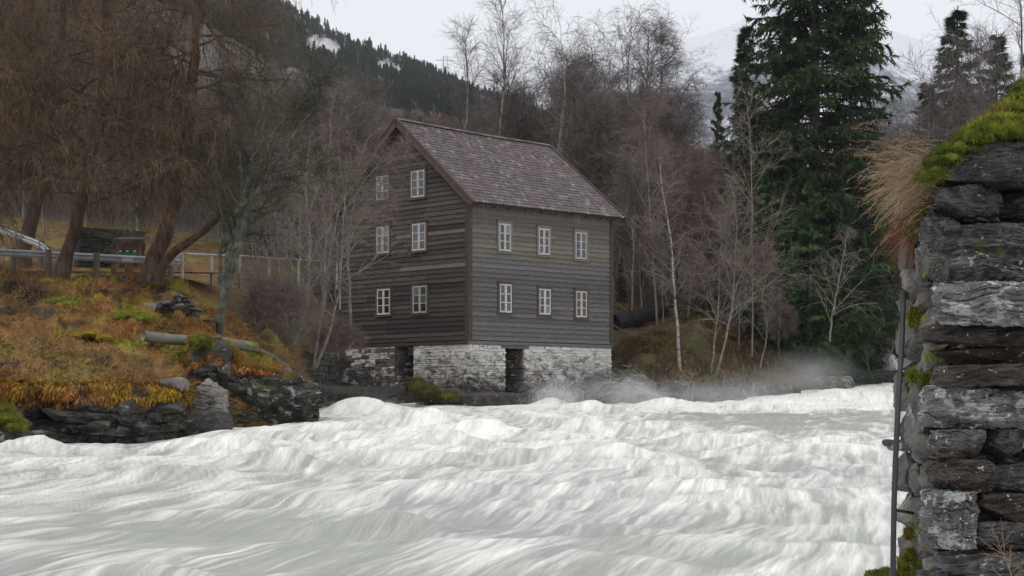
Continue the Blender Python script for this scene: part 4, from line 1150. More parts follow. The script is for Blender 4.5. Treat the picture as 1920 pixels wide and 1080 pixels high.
# moss on the wall top: lumpy cushion plus fine upright shoots
def cushion(name, label, pts, r0, seed, parent=None, n=26, mat='moss', fuzz=6000, flen=.012, fw_=.0014, cols=None, kind=None, cat='moss'):
    """pts: centres; each a soft lump; joined into one cushion, with shoots over it"""
    g = np.random.default_rng(seed); V_, Q_, nn = [], [], 0; SP, SN = [], []
    for c, rr in pts:
        V, Q = rock_mesh(c, rr, int(g.integers(1, 99999)), n=n, power=2.2, facets=0, amp=.16, nscale=1.6)
        V_.append(V); Q_.append(Q + nn); nn += len(V); SP.append(V); SN.append(nrm((V - c) / np.asarray(rr)**2))
    V = np.concatenate(V_); S = np.concatenate(SN); V = V + nrm(S) * (fbm(V[:, 0] / (flen * 2.2), V[:, 1] / (flen * 2.2), V[:, 2] / (flen * 2.2), oct=3) * flen * 1.1)[:, None]; idx = g.integers(0, len(V), fuzz)
    pos = V[idx] + g.normal(size=(fuzz, 3)) * flen * .3
    pal = np.array(cols if cols is not None else [(.045, .06, .012), (.09, .11, .016), (.15, .17, .022), (.24, .25, .035), (.10, .07, .02)])
    nz = fbm(pos[:, 0] / (flen * 6), pos[:, 1] / (flen * 6), pos[:, 2] / (flen * 6), oct=2)
    ci = np.clip(((nz + .5) * len(pal) + g.normal(size=fuzz) * .6).astype(int), 0, len(pal) - 1)
    Vb, Fb, cb = blades(g, pos, g.uniform(.5, 1.3, fuzz) * flen, fw_, S[idx] * 1.5 + g.normal(size=(fuzz, 3)) * .5, pal[ci], up=.4)
    o = mk(name, V, np.concatenate(Q_), M[mat], parent, smooth=True, origin=None if parent is not None else V.mean(0), label=label, cat=cat if parent is None else None, kind=kind)
    o2 = mk('moss_shoots', Vb, Fb, M['blades'], o if parent is None else parent, col=cb, kind='stuff')
    return o
g = np.random.default_rng(91); pts = []
for x, y, rx, rz in [(1748, 322, 14, 12), (1770, 300, 22, 16), (1795, 276, 26, 18), (1822, 262, 30, 22), (1850, 246, 34, 26), (1880, 238, 36, 30), (1915, 228, 40, 36), (1960, 215, 50, 46), (1925, 178, 20, 16), (1938, 160, 16, 14), (1990, 180, 44, 40), (2040, 190, 50, 50),
                     (1840, 252, 20, 16), (1870, 226, 22, 16), (1898, 205, 26, 18), (1812, 268, 14, 12)]:
    for dy in (-.02, .16, .34):
        pts.append((P(x + g.normal() * 5, y + g.normal() * 3 + dy * 20 + 3, 6.0 + dy), (rx / FP * 6 * 1.35, .12, rz / FP * 6 * .66)))
cushion('moss_cap', None, pts, 0, 92, fw, n=24, fuzz=60000, flen=.019, fw_=.0011, cols=[(.04, .05, .012), (.075, .09, .015), (.12, .135, .02), (.19, .20, .03), (.27, .27, .04), (.12, .085, .03)])
pts = []
for x, y, rx, rz in [(1736, 352, 10, 14), (1728, 380, 12, 18), (1720, 408, 11, 16), (1712, 430, 9, 12), (1740, 330, 10, 12), (1746, 370, 8, 12)]:
    pts.append((P(x, y, 6.35), (rx / FP * 6, .08, rz / FP * 6)))
for x, y in [(1716, 590), (1712, 601), (1740, 492), (1735, 712), (1738, 728), (1712, 704), (1735, 990), (1748, 1010), (1725, 1062), (1718, 470), (1704, 1000), (1706, 1040), (1692, 1058)]:
    pts.append((P(x, y, 6.2 if x > 1725 else 6.42), (.016, .02, .022)))
cushion('moss_tuft', None, pts, 0, 93, fw, n=12, fuzz=16000, flen=.014, fw_=.0012)
pts = [(P(1640 + 14 * k, 1082 - 3 * (k % 3), 6.6), (.035, .06, .022)) for k in range(8)]
cushion('moss_cushion', 'dark mossy ground at the foot of the black rod', pts, 0, 94, None, n=14, fuzz=6000, flen=.01, cols=[(.05, .06, .02), (.09, .08, .03), (.12, .12, .03)])

# dry grass hanging over the wall's corner
g = np.random.default_rng(95); n = 620
base = P(1748, 345, 6.25) + g.normal(size=(n, 3)) * np.array((.03, .07, .055))
ci_ = g.integers(0, 26, n); ca_ = g.uniform(0, 1, 26); cz_ = g.normal(size=26) * .5; cl_ = g.uniform(.6, 1.15, 26); cd_ = g.uniform(-.26, -.06, 26)
ang_ = np.clip(ca_[ci_] + g.normal(size=n) * .07, 0, 1.05); az = cz_[ci_] + g.normal(size=n) * .16
up = 1.15 - 1.5 * ang_
d = nrm(np.stack([-np.cos(az) * 1.0, np.sin(az) * .9, up], -1))
B = np.zeros((n, 7, 3)); B[:, 0] = base; L = g.uniform(.13, .33, n) * (1 - .25 * ang_) * cl_[ci_]
for k in range(1, 7):
    d = nrm(d + np.stack([np.full(n, -.03), np.zeros(n), cd_[ci_] * (.4 + k / 6)], -1) + g.normal(size=(n, 3)) * .05); B[:, k] = B[:, k - 1] + d * (L / 6)[:, None]
R_ = np.linspace(1, .3, 7)[None] * g.uniform(.0005, .0011, n)[:, None]
# feathery heads near the tips
hb, hr_ = sprout(g, B[:420], R_[:420], 9, .62, 1, (12, 35), .1, 3, .15, -.1, .9, .0007, labs=(.012, .03))
gt_ = thing('grass_tuft', 'straw coloured dry grass hanging over the mossy corner of the foreground wall', 'grass', tuple(P(1748, 345, 6.25)))
V, Q = join([tubes(B, R_, 2), tubes(hb, hr_, 2)])
cc = np.array((.31, .225, .145)) * (.65 + .7 * g.random((len(V), 1)))
mk('grass_blades', V, Q, M['blades'], gt_, col=cc, kind='stuff')
n = 420; base = P(1722, 420, 6.4) + g.normal(size=(n, 3)) * np.array((.025, .06, .04))
d = nrm(np.stack([-g.uniform(.2, 1, n), g.normal(size=n) * .5, g.uniform(-.9, .2, n)], -1)); B = np.zeros((n, 6, 3)); B[:, 0] = base; L = g.uniform(.06, .19, n)
for k in range(1, 6):
    d = nrm(d + np.array([0, 0, -.16]) + g.normal(size=(n, 3)) * .16); B[:, k] = B[:, k - 1] + d * (L / 5)[:, None]
V, Q = tubes(B, np.linspace(1, .4, 6)[None] * np.full((n, 1), .0009), 2)
mk('withered_stems', V, Q, M['blades'], gt_, col=np.array((.19, .085, .05)) * (.6 + .8 * g.random((len(V), 1))), kind='stuff')
# withered sprig at the bottom right corner
g = np.random.default_rng(96)
B0 = polyline([P(1905, 1110, 5.75), P(1890, 1060, 5.7), P(1872, 1020, 5.68)], 8)[None]; R0 = np.linspace(.002, .001, 8)[None]
B1, R1 = sprout(g, B0, R0, 12, .1, 1, (25, 60), .5, 6, .2, .0, .8, .001)
B2, R2 = sprout(g, B1, R1, 4, .3, 1, (20, 50), .4, 4, .2, -.1, .8, .0008)
V, Q = join([tubes(B0, R0, 4), tubes(B1, R1, 3), tubes(B2, R2, 2)])
mk('dry_sprig', V, Q, M['blades'], origin=B0[0, 0], col=np.tile(np.array((.30, .21, .12)), (len(V), 1)), label='pale withered sprig in front of the wall at the bottom right corner', cat='plant')

# black rod held off the wall by a rusty spike
rod = thing('black_rod', 'long thin black rod standing beside the foreground wall', 'rod', tuple(P(1675, 1078, 5.95)))
g = MB(); g.tube(polyline([P(1694, 545, 6.1), P(1691, 640, 6.06), P(1684, 760, 6.0), P(1677, 920, 5.95), P(1674, 1090, 5.92)], 22), .0098, 10)
g.make('rod', M['black'], rod, smooth=True)
g = MB(); g.tube([P(1679, 957, 5.95), P(1690, 958, 5.98), P(1712, 962, 6.2)], [.0045, .006, .006], 7); g.make('spike', M['rust'], rod)

print('walls done')

# ------------------------------------------------------------------ trees
def gz(px, Y):
    x = PX(px, Y)
    return np.array((x, Y, float(land(np.array([x]), np.array([Y]))[0]) - .08))

def put(root, tr, br, tw, mats, col=None):
    for nm, lst, mt in (('trunk', tr, mats[0]), ('branches', br, mats[1]), ('twigs', tw, mats[2])):
        if not lst: continue
        V, Q = join([tubes(*x) for x in lst])
        mk(nm, V, Q, mt, root, smooth=(nm == 'trunk'), kind='stuff' if nm == 'twigs' else None)

# --- larches: brown, hung with long drooping twigs
def larch(root, pts, r0, seed, n1=44, sub=13, hang=13, t0=.22, mats=('bark_larch', 'bark_dark', 'twig_larch'), spread=5.0, K=26, fine=5):
    g = np.random.default_rng(seed)
    T = polyline(pts, K)[None]; T[0, 1:-1] += g.normal(size=(K - 2, 3)) * .03
    fl = np.array([1.5, 1.2] + [1] * (K - 2))
    RT = (r0 * np.linspace(1, .25, K) * fl)[None]
    B1, R1 = sprout(g, T, RT, n1, t0, .99, (70, 105), 0, 9, .10, -.015, .32, .02, labs=(spread * .55, spread), shape=lambda t: 1 - .45 * t)
    B2, R2 = sprout(g, B1, R1, sub, .10, 1, (35, 80), 0, 6, .14, -.12, .5, .009, labs=(.7, 1.8))
    B3, R3 = sprout(g, B2, R2, hang, .08, 1, (30, 90), 0, 5, .10, -.42, .5, .0055, labs=(.35, 1.05))
    B4, R4 = sprout(g, B3, R3, fine, .12, 1, (15, 55), 0, 3, .12, -.25, .8, .0042, labs=(.10, .28), tip=.5)
    put(root, [(T, RT, 10)], [(B1, R1, 5), (B2, R2, 3)], [(B3, R3, 2), (B4, R4, 2)], [M[m] for m in mats])

L1 = thing('larch_tree', 'leaning brown larch with hanging twigs rising through the guardrail, leftmost trunk', 'tree', tuple(P(112, 522, 49)))
larch(L1, [P(110, 524, 49), P(135, 452, 49), P(152, 380, 49), P(172, 300, 48.8), P(188, 200, 48.6), P(196, 60, 48.5), P(200, -120, 48.4)], .20, 1, n1=42, t0=.26, spread=4.5, hang=12, fine=3)
L2 = thing('larch_tree', 'leaning larch with thick curved foot right of the green boxes', 'tree', tuple(P(282, 530, 48.5)))
larch(L2, [P(280, 530, 48.5), P(292, 488, 48.5), P(308, 445, 48.5), P(326, 385, 48.5), P(345, 290, 48.3), P(362, 150, 48.2), P(372, 0, 48), P(378, -140, 48)], .26, 2, n1=42, t0=.30, spread=4.5, hang=12, fine=3)
LG = 'larches whose brown crowns fill the upper left'
copy_tree(L1, None, tuple(P(-60, 520, 47.5)), 2.1, 1.0, 'larch standing outside the left edge with brown twigs hanging into the photo', LG)
copy_tree(L2, None, tuple(P(40, 515, 58)), 1.2, 1.05, 'larch behind the guardrail between the left edge and the leftmost leaning trunk', LG)
# thick low limb that leaves the second larch to the right
g = np.random.default_rng(4)
B = polyline([P(296, 520, 48.4), P(318, 480, 48.2), P(352, 455, 48), P(392, 425, 47.9), P(438, 380, 47.8), P(470, 350, 47.8)], 12)[None]
V, Q = tubes(B, np.linspace(.17, .035, 12)[None], 8); mk('limb', V, Q, M['bark_larch'], L2, smooth=True)

# --- the many stemmed lichen covered tree
T = thing('grey_tree', 'bare tree with lichened forked grey green trunk beside the old pipe', 'tree', tuple(P(415, 632, 47)))
g = np.random.default_rng(8)
stems = [([P(412, 634, 47), P(418, 570, 47), P(430, 505, 47), P(448, 420, 47), P(466, 330, 47), P(482, 250, 47), P(500, 170, 47), P(512, 100, 47)], .125),
         ([P(418, 575, 47), P(424, 500, 47.2), P(438, 440, 47.4), P(452, 350, 47.5), P(448, 260, 47.6), P(440, 180, 47.6)], .10),
         ([P(428, 540, 46.9), P(446, 480, 46.6), P(462, 400, 46.4), P(500, 330, 46), P(560, 240, 45.8), P(618, 165, 45.6)], .085),
         ([P(414, 590, 47.1), P(412, 500, 47.5), P(420, 400, 47.8), P(414, 300, 48), P(404, 240, 48)], .065),
         ([P(440, 400, 46.8), P(490, 350, 46.2), P(550, 318, 45.8), P(620, 322, 45.5), P(655, 330, 45.4)], .05),
         ([P(470, 300, 47), P(520, 240, 46.6), P(560, 200, 46.4), P(600, 120, 46.2)], .045)]
tr, br, tw = [], [], []
for pts, r0 in stems:
    B = polyline(pts, 16)[None]; B[0, 1:] += g.normal(size=(15, 3)) * .02; R = np.linspace(r0, r0 * .10, 16)[None]
    tr.append((B, R, 9))
    B1, R1 = sprout(g, B, R, 20, .3, 1, (30, 75), .28, 8, .15, .04, .5, .012, shape=lambda t: 1.2 - .6 * t)
    B2, R2 = sprout(g, B1, R1, 7, .15, 1, (30, 70), .42, 6, .17, .03, .55, .010)
    B3, R3 = sprout(g, B2, R2, 5, .1, 1, (25, 70), .5, 4, .2, .02, .6, .0075, labs=(.15, .55))
    br += [(B1, R1, 5), (B2, R2, 3)]; tw += [(B3, R3, 2)]
put(T, tr, br, tw, [M['bark_lichen'], M['twig_lichen'], M['twig_lichen']])

# --- thin saplings, traced stem by stem
def sapling(name, label, stems, seed, bark, twigm, group=None, n1=16, n2=7, n3=6, lf=.3, grav=-.02, sides=7, dens=1.0, t0=.25, cat='tree', l3=(.15, .45), rm=.0055):
    g = np.random.default_rng(seed)
    b0 = stems[0][0][0]
    t = thing(name, label, cat, tuple(b0), group)
    tr, br, tw = [], [], []
    for pts, r0 in stems:
        B = polyline(pts, 14)[None]; B[0, 1:] += g.normal(size=(13, 3)) * .018; R = np.linspace(r0, max(r0 * .2, .008), 14)[None]
        tr.append((B, R, sides))
        B1, R1 = sprout(g, B, R, n1, t0, 1, (25, 65), lf, 7, .10, grav * .5, .5, .009, shape=lambda t: 1.3 - .9 * t)
        B2, R2 = sprout(g, B1, R1, n2, .15, 1, (25, 60), .45, 5, .13, grav, .6, .0065)
        B3, R3 = sprout(g, B2, R2, n3, .1, 1, (20, 60), .5, 4, .15, grav, .7, rm, labs=l3)
        br += [(B1, R1, 4), (B2, R2, 3)]; tw += [(B3, R3, 2)]
    put(t, tr, br, tw, [M[bark], M[bark] if bark != 'bark_birch' else M['twig_grey'], M[twigm]])
    return t
def stem(pts, Y, r): return ([P(x, y, Y) for x, y in pts], r)
sapling('alder_tree', 'slender pale alder leaning against the left edge of the gable wall', [stem([(655, 655), (656, 560), (652, 470), (648, 400), (640, 330), (632, 260)], 63.5, .075), stem([(652, 470), (668, 420), (700, 370), (735, 300)], 63, .035),
         stem([(653, 440), (665, 380), (690, 330), (760, 290)], 62.6, .035)], 21, 'bark_grey', 'twig_red', n1=20, n2=8, n3=8, lf=.4, grav=-.06)
sapling('alder_tree', 'alder pair slanting right from the boulder bank towards the gable', [stem([(592, 690), (612, 640), (632, 560), (642, 480), (644, 400), (650, 320)], 60, .065), stem([(588, 695), (598, 620), (612, 540), (620, 470), (640, 380), (690, 310)], 60.5, .055)], 22, 'bark_grey', 'twig_red', n1=18, n2=8, n3=8, lf=.38, grav=-.05)
sapling('alder_tree', 'thick grey alder clump with curved feet left of the retaining wall', [stem([(545, 655), (566, 600), (578, 520), (580, 440), (574, 350), (580, 250)], 57, .085), stem([(535, 655), (537, 590), (524, 530), (520, 440), (508, 350), (500, 260)], 57.5, .06),
         stem([(546, 655), (548, 580), (546, 480), (552, 380), (560, 280)], 58, .05), stem([(530, 655), (520, 600), (500, 550), (480, 480), (470, 400)], 57, .04)], 23, 'bark_grey', 'twig_red', n1=20, n2=8, n3=7, lf=.32, grav=-.03)
sapling('alder_tree', 'thin upright alder just left of the end of the pipe railing', [stem([(600, 660), (606, 560), (618, 470), (622, 380), (618, 280), (624, 180)], 62, .05), stem([(606, 560), (600, 470), (590, 380), (596, 300)], 62, .03)], 24, 'bark_grey', 'twig_red', n1=22, lf=.3)
sapling('bush', 'tangled brown bush between the lichened tree and the alder clump', [stem([(480 + 9 * k, 640 + (k % 3) * 8), (476 + 12 * k, 590), (470 + 14 * k, 530 + 9 * (k % 4))], 53 + .7 * (k % 4), .018) for k in range(9)], 25, 'bark_grey', 'twig_red', n1=16, n2=8, n3=7, lf=.5, t0=.05, cat='bush')
sapling('bush', 'reddish brown brush on the bank above the retaining wall beside the mill', [stem([(600 + 12 * k, 668 - (k % 3) * 8), (598 + 13 * k, 640), (592 + 15 * k, 610 + 8 * (k % 3))], 61 + .6 * (k % 3), .012) for k in range(6)], 26, 'twig_red', 'twig_red', n1=18, n2=7, n3=6, lf=.5, t0=.05, cat='bush')
# right bank
sapling('birch_tree', 'slender white birch with clean trunk on the right bank beside the mill', [stem([(1276, 712), (1272, 640), (1266, 560), (1262, 500), (1258, 450), (1250, 400), (1240, 340), (1236, 290)], 71, .08)], 31, 'bark_birch', 'twig_red', n1=34, n2=8, n3=8, lf=.2, t0=.35, grav=-.05)
sapling('alder_tree', 'leaning pair of pale saplings with a spreading brown crown in front of the spruce', [stem([(1340, 718), (1356, 650), (1370, 590), (1377, 520), (1380, 440), (1376, 360)], 72, .06), stem([(1330, 718), (1340, 640), (1348, 560), (1350, 480), (1362, 400)], 72.3, .05), stem([(1372, 560), (1400, 500), (1440, 470)], 71.7, .025), stem([(1345, 600), (1320, 540), (1306, 480)], 72, .025)], 32, 'bark_grey', 'twig_red', n1=24, n2=9, n3=9, lf=.42, grav=-.05)
sapling('alder_tree', 'thin straight alder between the white birch and the leaning saplings', [stem([(1232, 610), (1228, 540), (1222, 450), (1214, 330), (1206, 200)], 77, .055), stem([(1244, 606), (1240, 520), (1226, 440)], 77, .03)], 33, 'bark_grey', 'twig_red', n1=26, n2=8, n3=8, lf=.24)
sapling('alder_tree', 'thin brown alder in front of the left side of the spruce', [stem([(1410, 670), (1411, 560), (1410, 440), (1408, 300), (1400, 180)], 74, .045)], 34, 'bark_grey', 'twig_red', n1=30, n2=8, n3=7, lf=.26)
sapling('dead_tree', 'dead pale sapling with drooping brown branches in front of the spruce', [stem([(1556, 640), (1562, 580), (1572, 530), (1582, 480), (1586, 450)], 74.5, .05)], 35, 'bark_grey', 'twig_grey', n1=20, n2=8, n3=6, lf=.5, grav=-.14, t0=.15)
sapling('dead_tree', 'thin bent dead stem near the water under the spruce', [stem([(1425, 690), (1432, 660), (1438, 620), (1430, 560), (1440, 500)], 73.5, .035)], 36, 'bark_grey', 'twig_grey', n1=16, lf=.4, grav=-.06)
sapling('dead_tree', 'grey leaning stem crossing the small waterfall', [stem([(1652, 712), (1664, 680), (1676, 640), (1682, 600), (1690, 540)], 79, .06), stem([(1630, 705), (1626, 670), (1634, 640)], 79, .045)], 37, 'bark_grey', 'twig_grey', n1=12, lf=.35)

# --- spruces
def spruce(root, H_, Rb, seed, n1=150, n2=15, n3=20, sprig=(.16, .38), w=.026, low=.03, cones=0, bright=1.0, K2=5, trunkr=None, gaps=.0, power=.8):
    g = np.random.default_rng(seed); b = ORG[root.name]
    Tk = polyline([b, b + (0, 0, H_ * .5), b + (0, 0, H_)], 14)[None]; RT = np.linspace(trunkr or H_ * .016, .012, 14)[None]
    prof = lambda t: (np.clip(1 - t, 0, 1)**power) * Rb + .12
    B1, R1 = sprout(g, Tk, RT, n1, low, .985, (78, 104), 0, 8, .035, -.045, .3, .012, labs=(.78, 1.08), shape=prof)
    # tips lift again
    k = np.linspace(0, 1, 8)[None, :, None]; L = np.linalg.norm(B1[:, -1] - B1[:, 0], axis=1)[:, None, None]
    B1 = B1 + np.array([0, 0, 1.]) * (k**3) * L * .10
    n2v = n2
    B2, R2 = sprout(g, B1, R1, n2v, .10, 1, (35, 65), .36, K2, .06, -.16, .5, .008, shape=lambda t: 1.25 - .95 * t, flat=.75, lmin=.12)
    B2 = np.concatenate([B2]); 
    B3, R3 = sprout(g, B2, R2, n3, .02, 1, (12, 58), 0, 2, .10, -.30, .5, w * .5, labs=sprig, tip=.35)
    R3 = np.broadcast_to((w * np.array([1.0, .12]))[None], R3.shape) * g.uniform(.6, 1.3, (len(R3), 1))
    B3b, _ = sprout(g, B1, R1, 10, .3, 1, (20, 60), 0, 3, .1, -.1, .5, w * .5, labs=sprig)
    R3b = np.broadcast_to((w * np.array([.55, 1.0, .25]))[None], (len(B3b), 3))
    V1, Q1 = join([tubes(Tk, RT, 8)]); mk('trunk', V1, Q1, M['bark_dark'], root, smooth=True)
    V1, Q1 = join([tubes(B1, R1, 3), tubes(B2, R2, 3)]); mk('branches', V1, Q1, M['bark_dark'], root)
    Va, Qa = tubes(B3, R3, 2); Vb, Qb = tubes(B3b, R3b, 2)
    nn = len(B2); per = g.uniform(.55, 1.5, nn); per = per * np.repeat(g.uniform(.75, 1.3, len(B1)), n2v)
    ca = np.repeat(np.repeat(per, n3), 4)
    # fresh growth towards the branch ends is a lighter green
    endness = np.tile(np.repeat(np.linspace(0, 1, n2v), n3 * 4), len(B1))
    col_ = np.stack([ca * (.9 + .5 * endness), ca * (.9 + .45 * endness), ca * .95], -1) * bright
    cb = np.ones((len(Vb), 3)) * bright * 1.1
    V, Q = join([(Va, Qa), (Vb, Qb)])
    mk('needles', V, Q, M['spruce'], root, col=np.concatenate([col_, cb]), kind='stuff')
    if cones:
        top = np.where(B1[:, 0, 2] - b[2] > H_ * .3)[0]; gm_ = MB()
        for c in range(cones):
            i = g.choice(top); j = int(g.integers(4, 8)); p = B1[i, j] + g.normal(size=3) * .22 * np.array((1, 1, .3)) - (0, 0, .12)
            L_ = g.uniform(.14, .22); r_ = .032
            V = [p + (0, 0, .02)] + [p + np.array((math.cos(a) * r_, math.sin(a) * r_, -L_ * .35)) for a in np.arange(5) * 1.2566] + [p - (0, 0, L_)]
            gm_.add(V, T=[(0, 1 + k_, 1 + (k_ + 1) % 5) for k_ in range(5)] + [(6, 1 + (k_ + 1) % 5, 1 + k_) for k_ in range(5)])
        gm_.make('cones', M['cone'], root, kind='stuff')

S1 = thing('spruce_tree', 'huge dark green spruce full of brown cones on the right bank', 'tree', tuple(gz(1528, 80)))
spruce(S1, 26.0, 5.7, 41, n1=460, n2=17, n3=30, cones=1500, low=.01, sprig=(.12, .36), w=.028, power=.62)
S2 = thing('spruce_tree', 'slimmer dark spruce beside the left flank of the huge spruce', 'tree', tuple(gz(1400, 84)))
spruce(S2, 15.0, 3.3, 42, n1=170, n2=11, n3=22, low=.02, w=.018, power=1.0, sprig=(.12, .32))
Y1 = thing('young_spruce', 'bright green young spruce in front of the huge spruce left of its middle', 'tree', tuple(gz(1520, 76.5)))
spruce(Y1, 8.4, 2.0, 43, n1=110, n2=11, n3=24, low=.01, w=.014, bright=2.3, sprig=(.09, .24))
YG = 'young green spruces at the foot of the huge spruce'
Y1['group'] = YG
for i, (px, Y, s, rz, lb) in enumerate([(1600, 81, .8, 1.1, 'young green spruce nearest the small waterfall'), (1588, 77.5, .82, 2.3, 'young green spruce low behind the dead pale sapling'),
                                       (1470, 77, .78, 3.0, 'young green spruce behind the leaning pale saplings'), (1662, 92, 1.15, 4.4, 'tall young green spruce partly behind the black rod'),
                                       (1560, 76, .55, 5.2, 'smallest young green spruce close to the river'), (1610, 79.5, .6, .7, 'short young green spruce left of the waterfall boulder'), (1440, 78.5, 1.0, 2.7, 'young green spruce under the left skirt of the huge spruce'), (1500, 78.5, 1.15, 3.9, 'tallest young green spruce under the middle of the huge spruce'), (1630, 86, 1.3, 5.6, 'young green spruce just above the waterfall')]):
    copy_tree(Y1, None, tuple(gz(px, Y)), rz, s, lb, YG)
SG = 'spruces at the upper right behind the foreground wall'
for i, (px, Y, top, lb) in enumerate([(1795, 104, 10, 'tall narrow spruce at the upper right behind bare twigs'), (1868, 106, 58, 'second spruce at the upper right close to the photo edge'), (1735, 110, 150, 'low spruce between the huge one and the tall narrow one'), (1935, 100, 90, 'spruce cut by the right edge above the moss')]):
    p = gz(px, Y); h = EYE + (HY - top) / FP * Y - p[2]
    copy_tree(S2, None, tuple(p), 1.3 * i + .4, (h / 15.0 * 1.45, h / 15.0 * 1.45, h / 15.0), lb, SG)
for px, Y, top, lb in [(1345, 90, 165, 'thin spruce top rising left of the huge spruce before the snow'), (1165, 88, 470, 'short dark spruce behind the far corner of the mill')]:
    p = gz(px, Y); h = EYE + (HY - top) / FP * Y - p[2]
    copy_tree(S2, None, tuple(p), 2.2, (h / 15.0 * .62, h / 15.0 * .62, h / 15.0), lb)

FLIM = np.array([(-500, -60), (200, 60), (430, 190), (500, 215), (600, 175), (660, 185), (720, 215), (800, 238), (900, 225), (980, 190), (1250, 175), (1330, 330), (1460, 400), (1680, 190), (1800, 200), (2300, 240)], float)
def fit(px, Y, z0, h, s, g):
    top = np.interp(px, FLIM[:, 0], FLIM[:, 1]); mx = EYE + (HY - top) / FP * Y - z0
    return float(np.clip(min(s, mx / h * g.uniform(.75, 1.0)), .12, 3))
# --- bare birches behind the mill
def bare(root, H_, seed, bark='bark_birch', twig='twig_dark', n1=26, n2=9, n3=9, n4=5, spread=.30, grav=.0, droop=-.12, t0=.35, r0=None, fork=0, ang=(25, 55), w=.0085, l4=(.2, .55)):
    g = np.random.default_rng(seed); b = ORG[root.name]
    lean = g.normal(size=2) * H_ * .02
    T = polyline([b, b + (lean[0], lean[1], H_ * .4), b + (-lean[0] * .5, lean[1], H_ * .75), b + (0, 0, H_)], 18)[None]
    T[0, 1:] += g.normal(size=(17, 3)) * .03
    R = np.linspace(r0 or H_ * .0115, .012, 18)[None]
    trs = [(T, R, 7)]; B0, R0 = T, R
    if fork:
        F_, FR_ = sprout(g, T, R, fork, .3, .6, (18, 34), .5, 18, .04, .05, .8, .02)
        trs.append((F_, FR_, 6)); B0 = np.concatenate([T, F_]); R0 = np.concatenate([R, FR_])
    B1, R1 = sprout(g, B0, R0, n1, t0, 1, ang, spread, 9, .09, grav, .5, .016, shape=lambda t: 1.35 - .95 * t)
    B2, R2 = sprout(g, B1, R1, n2, .15, 1, (22, 55), .42, 6, .11, droop * .3, .6, .011)
    B3, R3 = sprout(g, B2, R2, n3, .1, 1, (20, 55), 0, 5, .10, droop, .7, w, labs=(.35, .95))
    tw = [(B3, R3, 2)]
    if n4:
        B4, R4 = sprout(g, B3, R3, n4, .15, 1, (15, 45), 0, 3, .1, droop * 1.2, .8, w * .8, labs=l4); tw.append((B4, R4, 2))
    put(root, trs, [(B1, R1, 4), (B2, R2, 3)], tw, [M[bark], M['twig_dark'], M[twig]])
def birch_at(px, Y, top, seed, label, group=None, **k):
    p = gz(px, Y); t = thing('birch_tree', label, 'tree', tuple(p), group)
    bare(t, EYE + (HY - top) / FP * Y - p[2], seed, **k); return t, EYE + (HY - top) / FP * Y - p[2]
BG = 'bare birches standing behind the mill roof'
birch_at(942, 92, 14, 61, 'tall airy birch with upright twigs above the middle of the mill roof', BG, n1=24, spread=.22, n2=7, n3=5, n4=3, droop=.02, w=.007, t0=.42, ang=(15, 32))
b2, h2 = birch_at(1052, 90, 52, 62, 'birch with thick pale trunk and round crown above the far end of the roof', BG, n1=20, fork=2, spread=.34, droop=-.16, t0=.45, n2=6, n3=5, n4=3, w=.007)
birch_at(1182, 94, 42, 63, 'broad drooping birch with twin white trunk right of the mill roof', BG, n1=22, fork=3, spread=.36, droop=-.24, t0=.40, n2=6, n3=6, n4=3, w=.007)
b4, h4 = birch_at(1108, 98, 76, 64, 'weeping birch with hanging twig ends between two taller birches', BG, n1=18, fork=2, spread=.32, droop=-.26, t0=.45, twig='twig_dark', n2=6, n3=5, n4=3, w=.007)
b5, h5 = birch_at(872, 100, 70, 65, 'thin airy birch left of the tall one above the mill roof', BG, n1=24, spread=.22, n2=7, n3=5, n4=3, droop=.0, w=.007, t0=.4, ang=(15, 35))
b6, h6 = birch_at(1240, 100, 100, 66, 'birch with a dense dark crown in front of the snowy mountain', BG, n1=22, fork=2, spread=.34, droop=-.2, t0=.35, n2=6, n3=5, n4=3, w=.007)
birch_at(1912, 96, -60, 67, 'bare tree cut by the upper right corner above the mossy wall', None, n1=22, fork=2, spread=.34, n2=7, n3=6, n4=3, w=.008, droop=-.03, t0=.3)
# scrub alders and sallows that fill the wood
th1 = thing('bare_tree', 'bare brown tree in the thicket behind the mill', 'tree', tuple(gz(1000, 96)), 'bare trees in the thicket behind the mill')
bare(th1, 11, 71, 'bark_grey', 'twig_grey', n1=18, n2=7, n3=7, n4=3, w=.0075, spread=.36, t0=.12, fork=3, droop=.0, r0=.09)
th2 = thing('bare_tree', 'bare brown tree in the thicket behind the mill', 'tree', tuple(gz(1120, 92)), 'bare trees in the thicket behind the mill')
bare(th2, 9, 72, 'bark_grey', 'twig_red', n1=18, n2=7, n3=7, n4=3, w=.0075, spread=.42, t0=.08, fork=4, droop=-.03, r0=.07)
th3 = thing('bare_tree', 'bare brown tree in the thicket behind the mill', 'tree', tuple(gz(1210, 90)), 'bare trees in the thicket behind the mill')
bare(th3, 10, 73, 'bark_grey', 'twig_grey', n1=18, n2=7, n3=7, n4=3, w=.0075, spread=.4, t0=.1, fork=3, droop=.02, r0=.08)
g = np.random.default_rng(74)
tmpl = [(th1, 11), (th2, 9), (th3, 10)]
for k in range(64):
    px = float(g.uniform(640, 1460)); Y = float(g.uniform(86, 128))
    lim = float(np.interp(px, [640, 900, 1050, 1250, 1340, 1460], [330, 215, 150, 170, 360, 420]))
    t_, h_ = tmpl[int(g.integers(3))]; p = gz(px, Y)
    hmax = EYE + (HY - lim) / FP * Y - p[2]; s = fit(px, Y, p[2], h_, float(g.uniform(.7, 1.35)), g)
    copy_tree(t_, None, tuple(p), float(g.uniform(0, 6.28)), max(s, .35), None, None)
RG = 'bare reddish trees on the slope left of the mill'
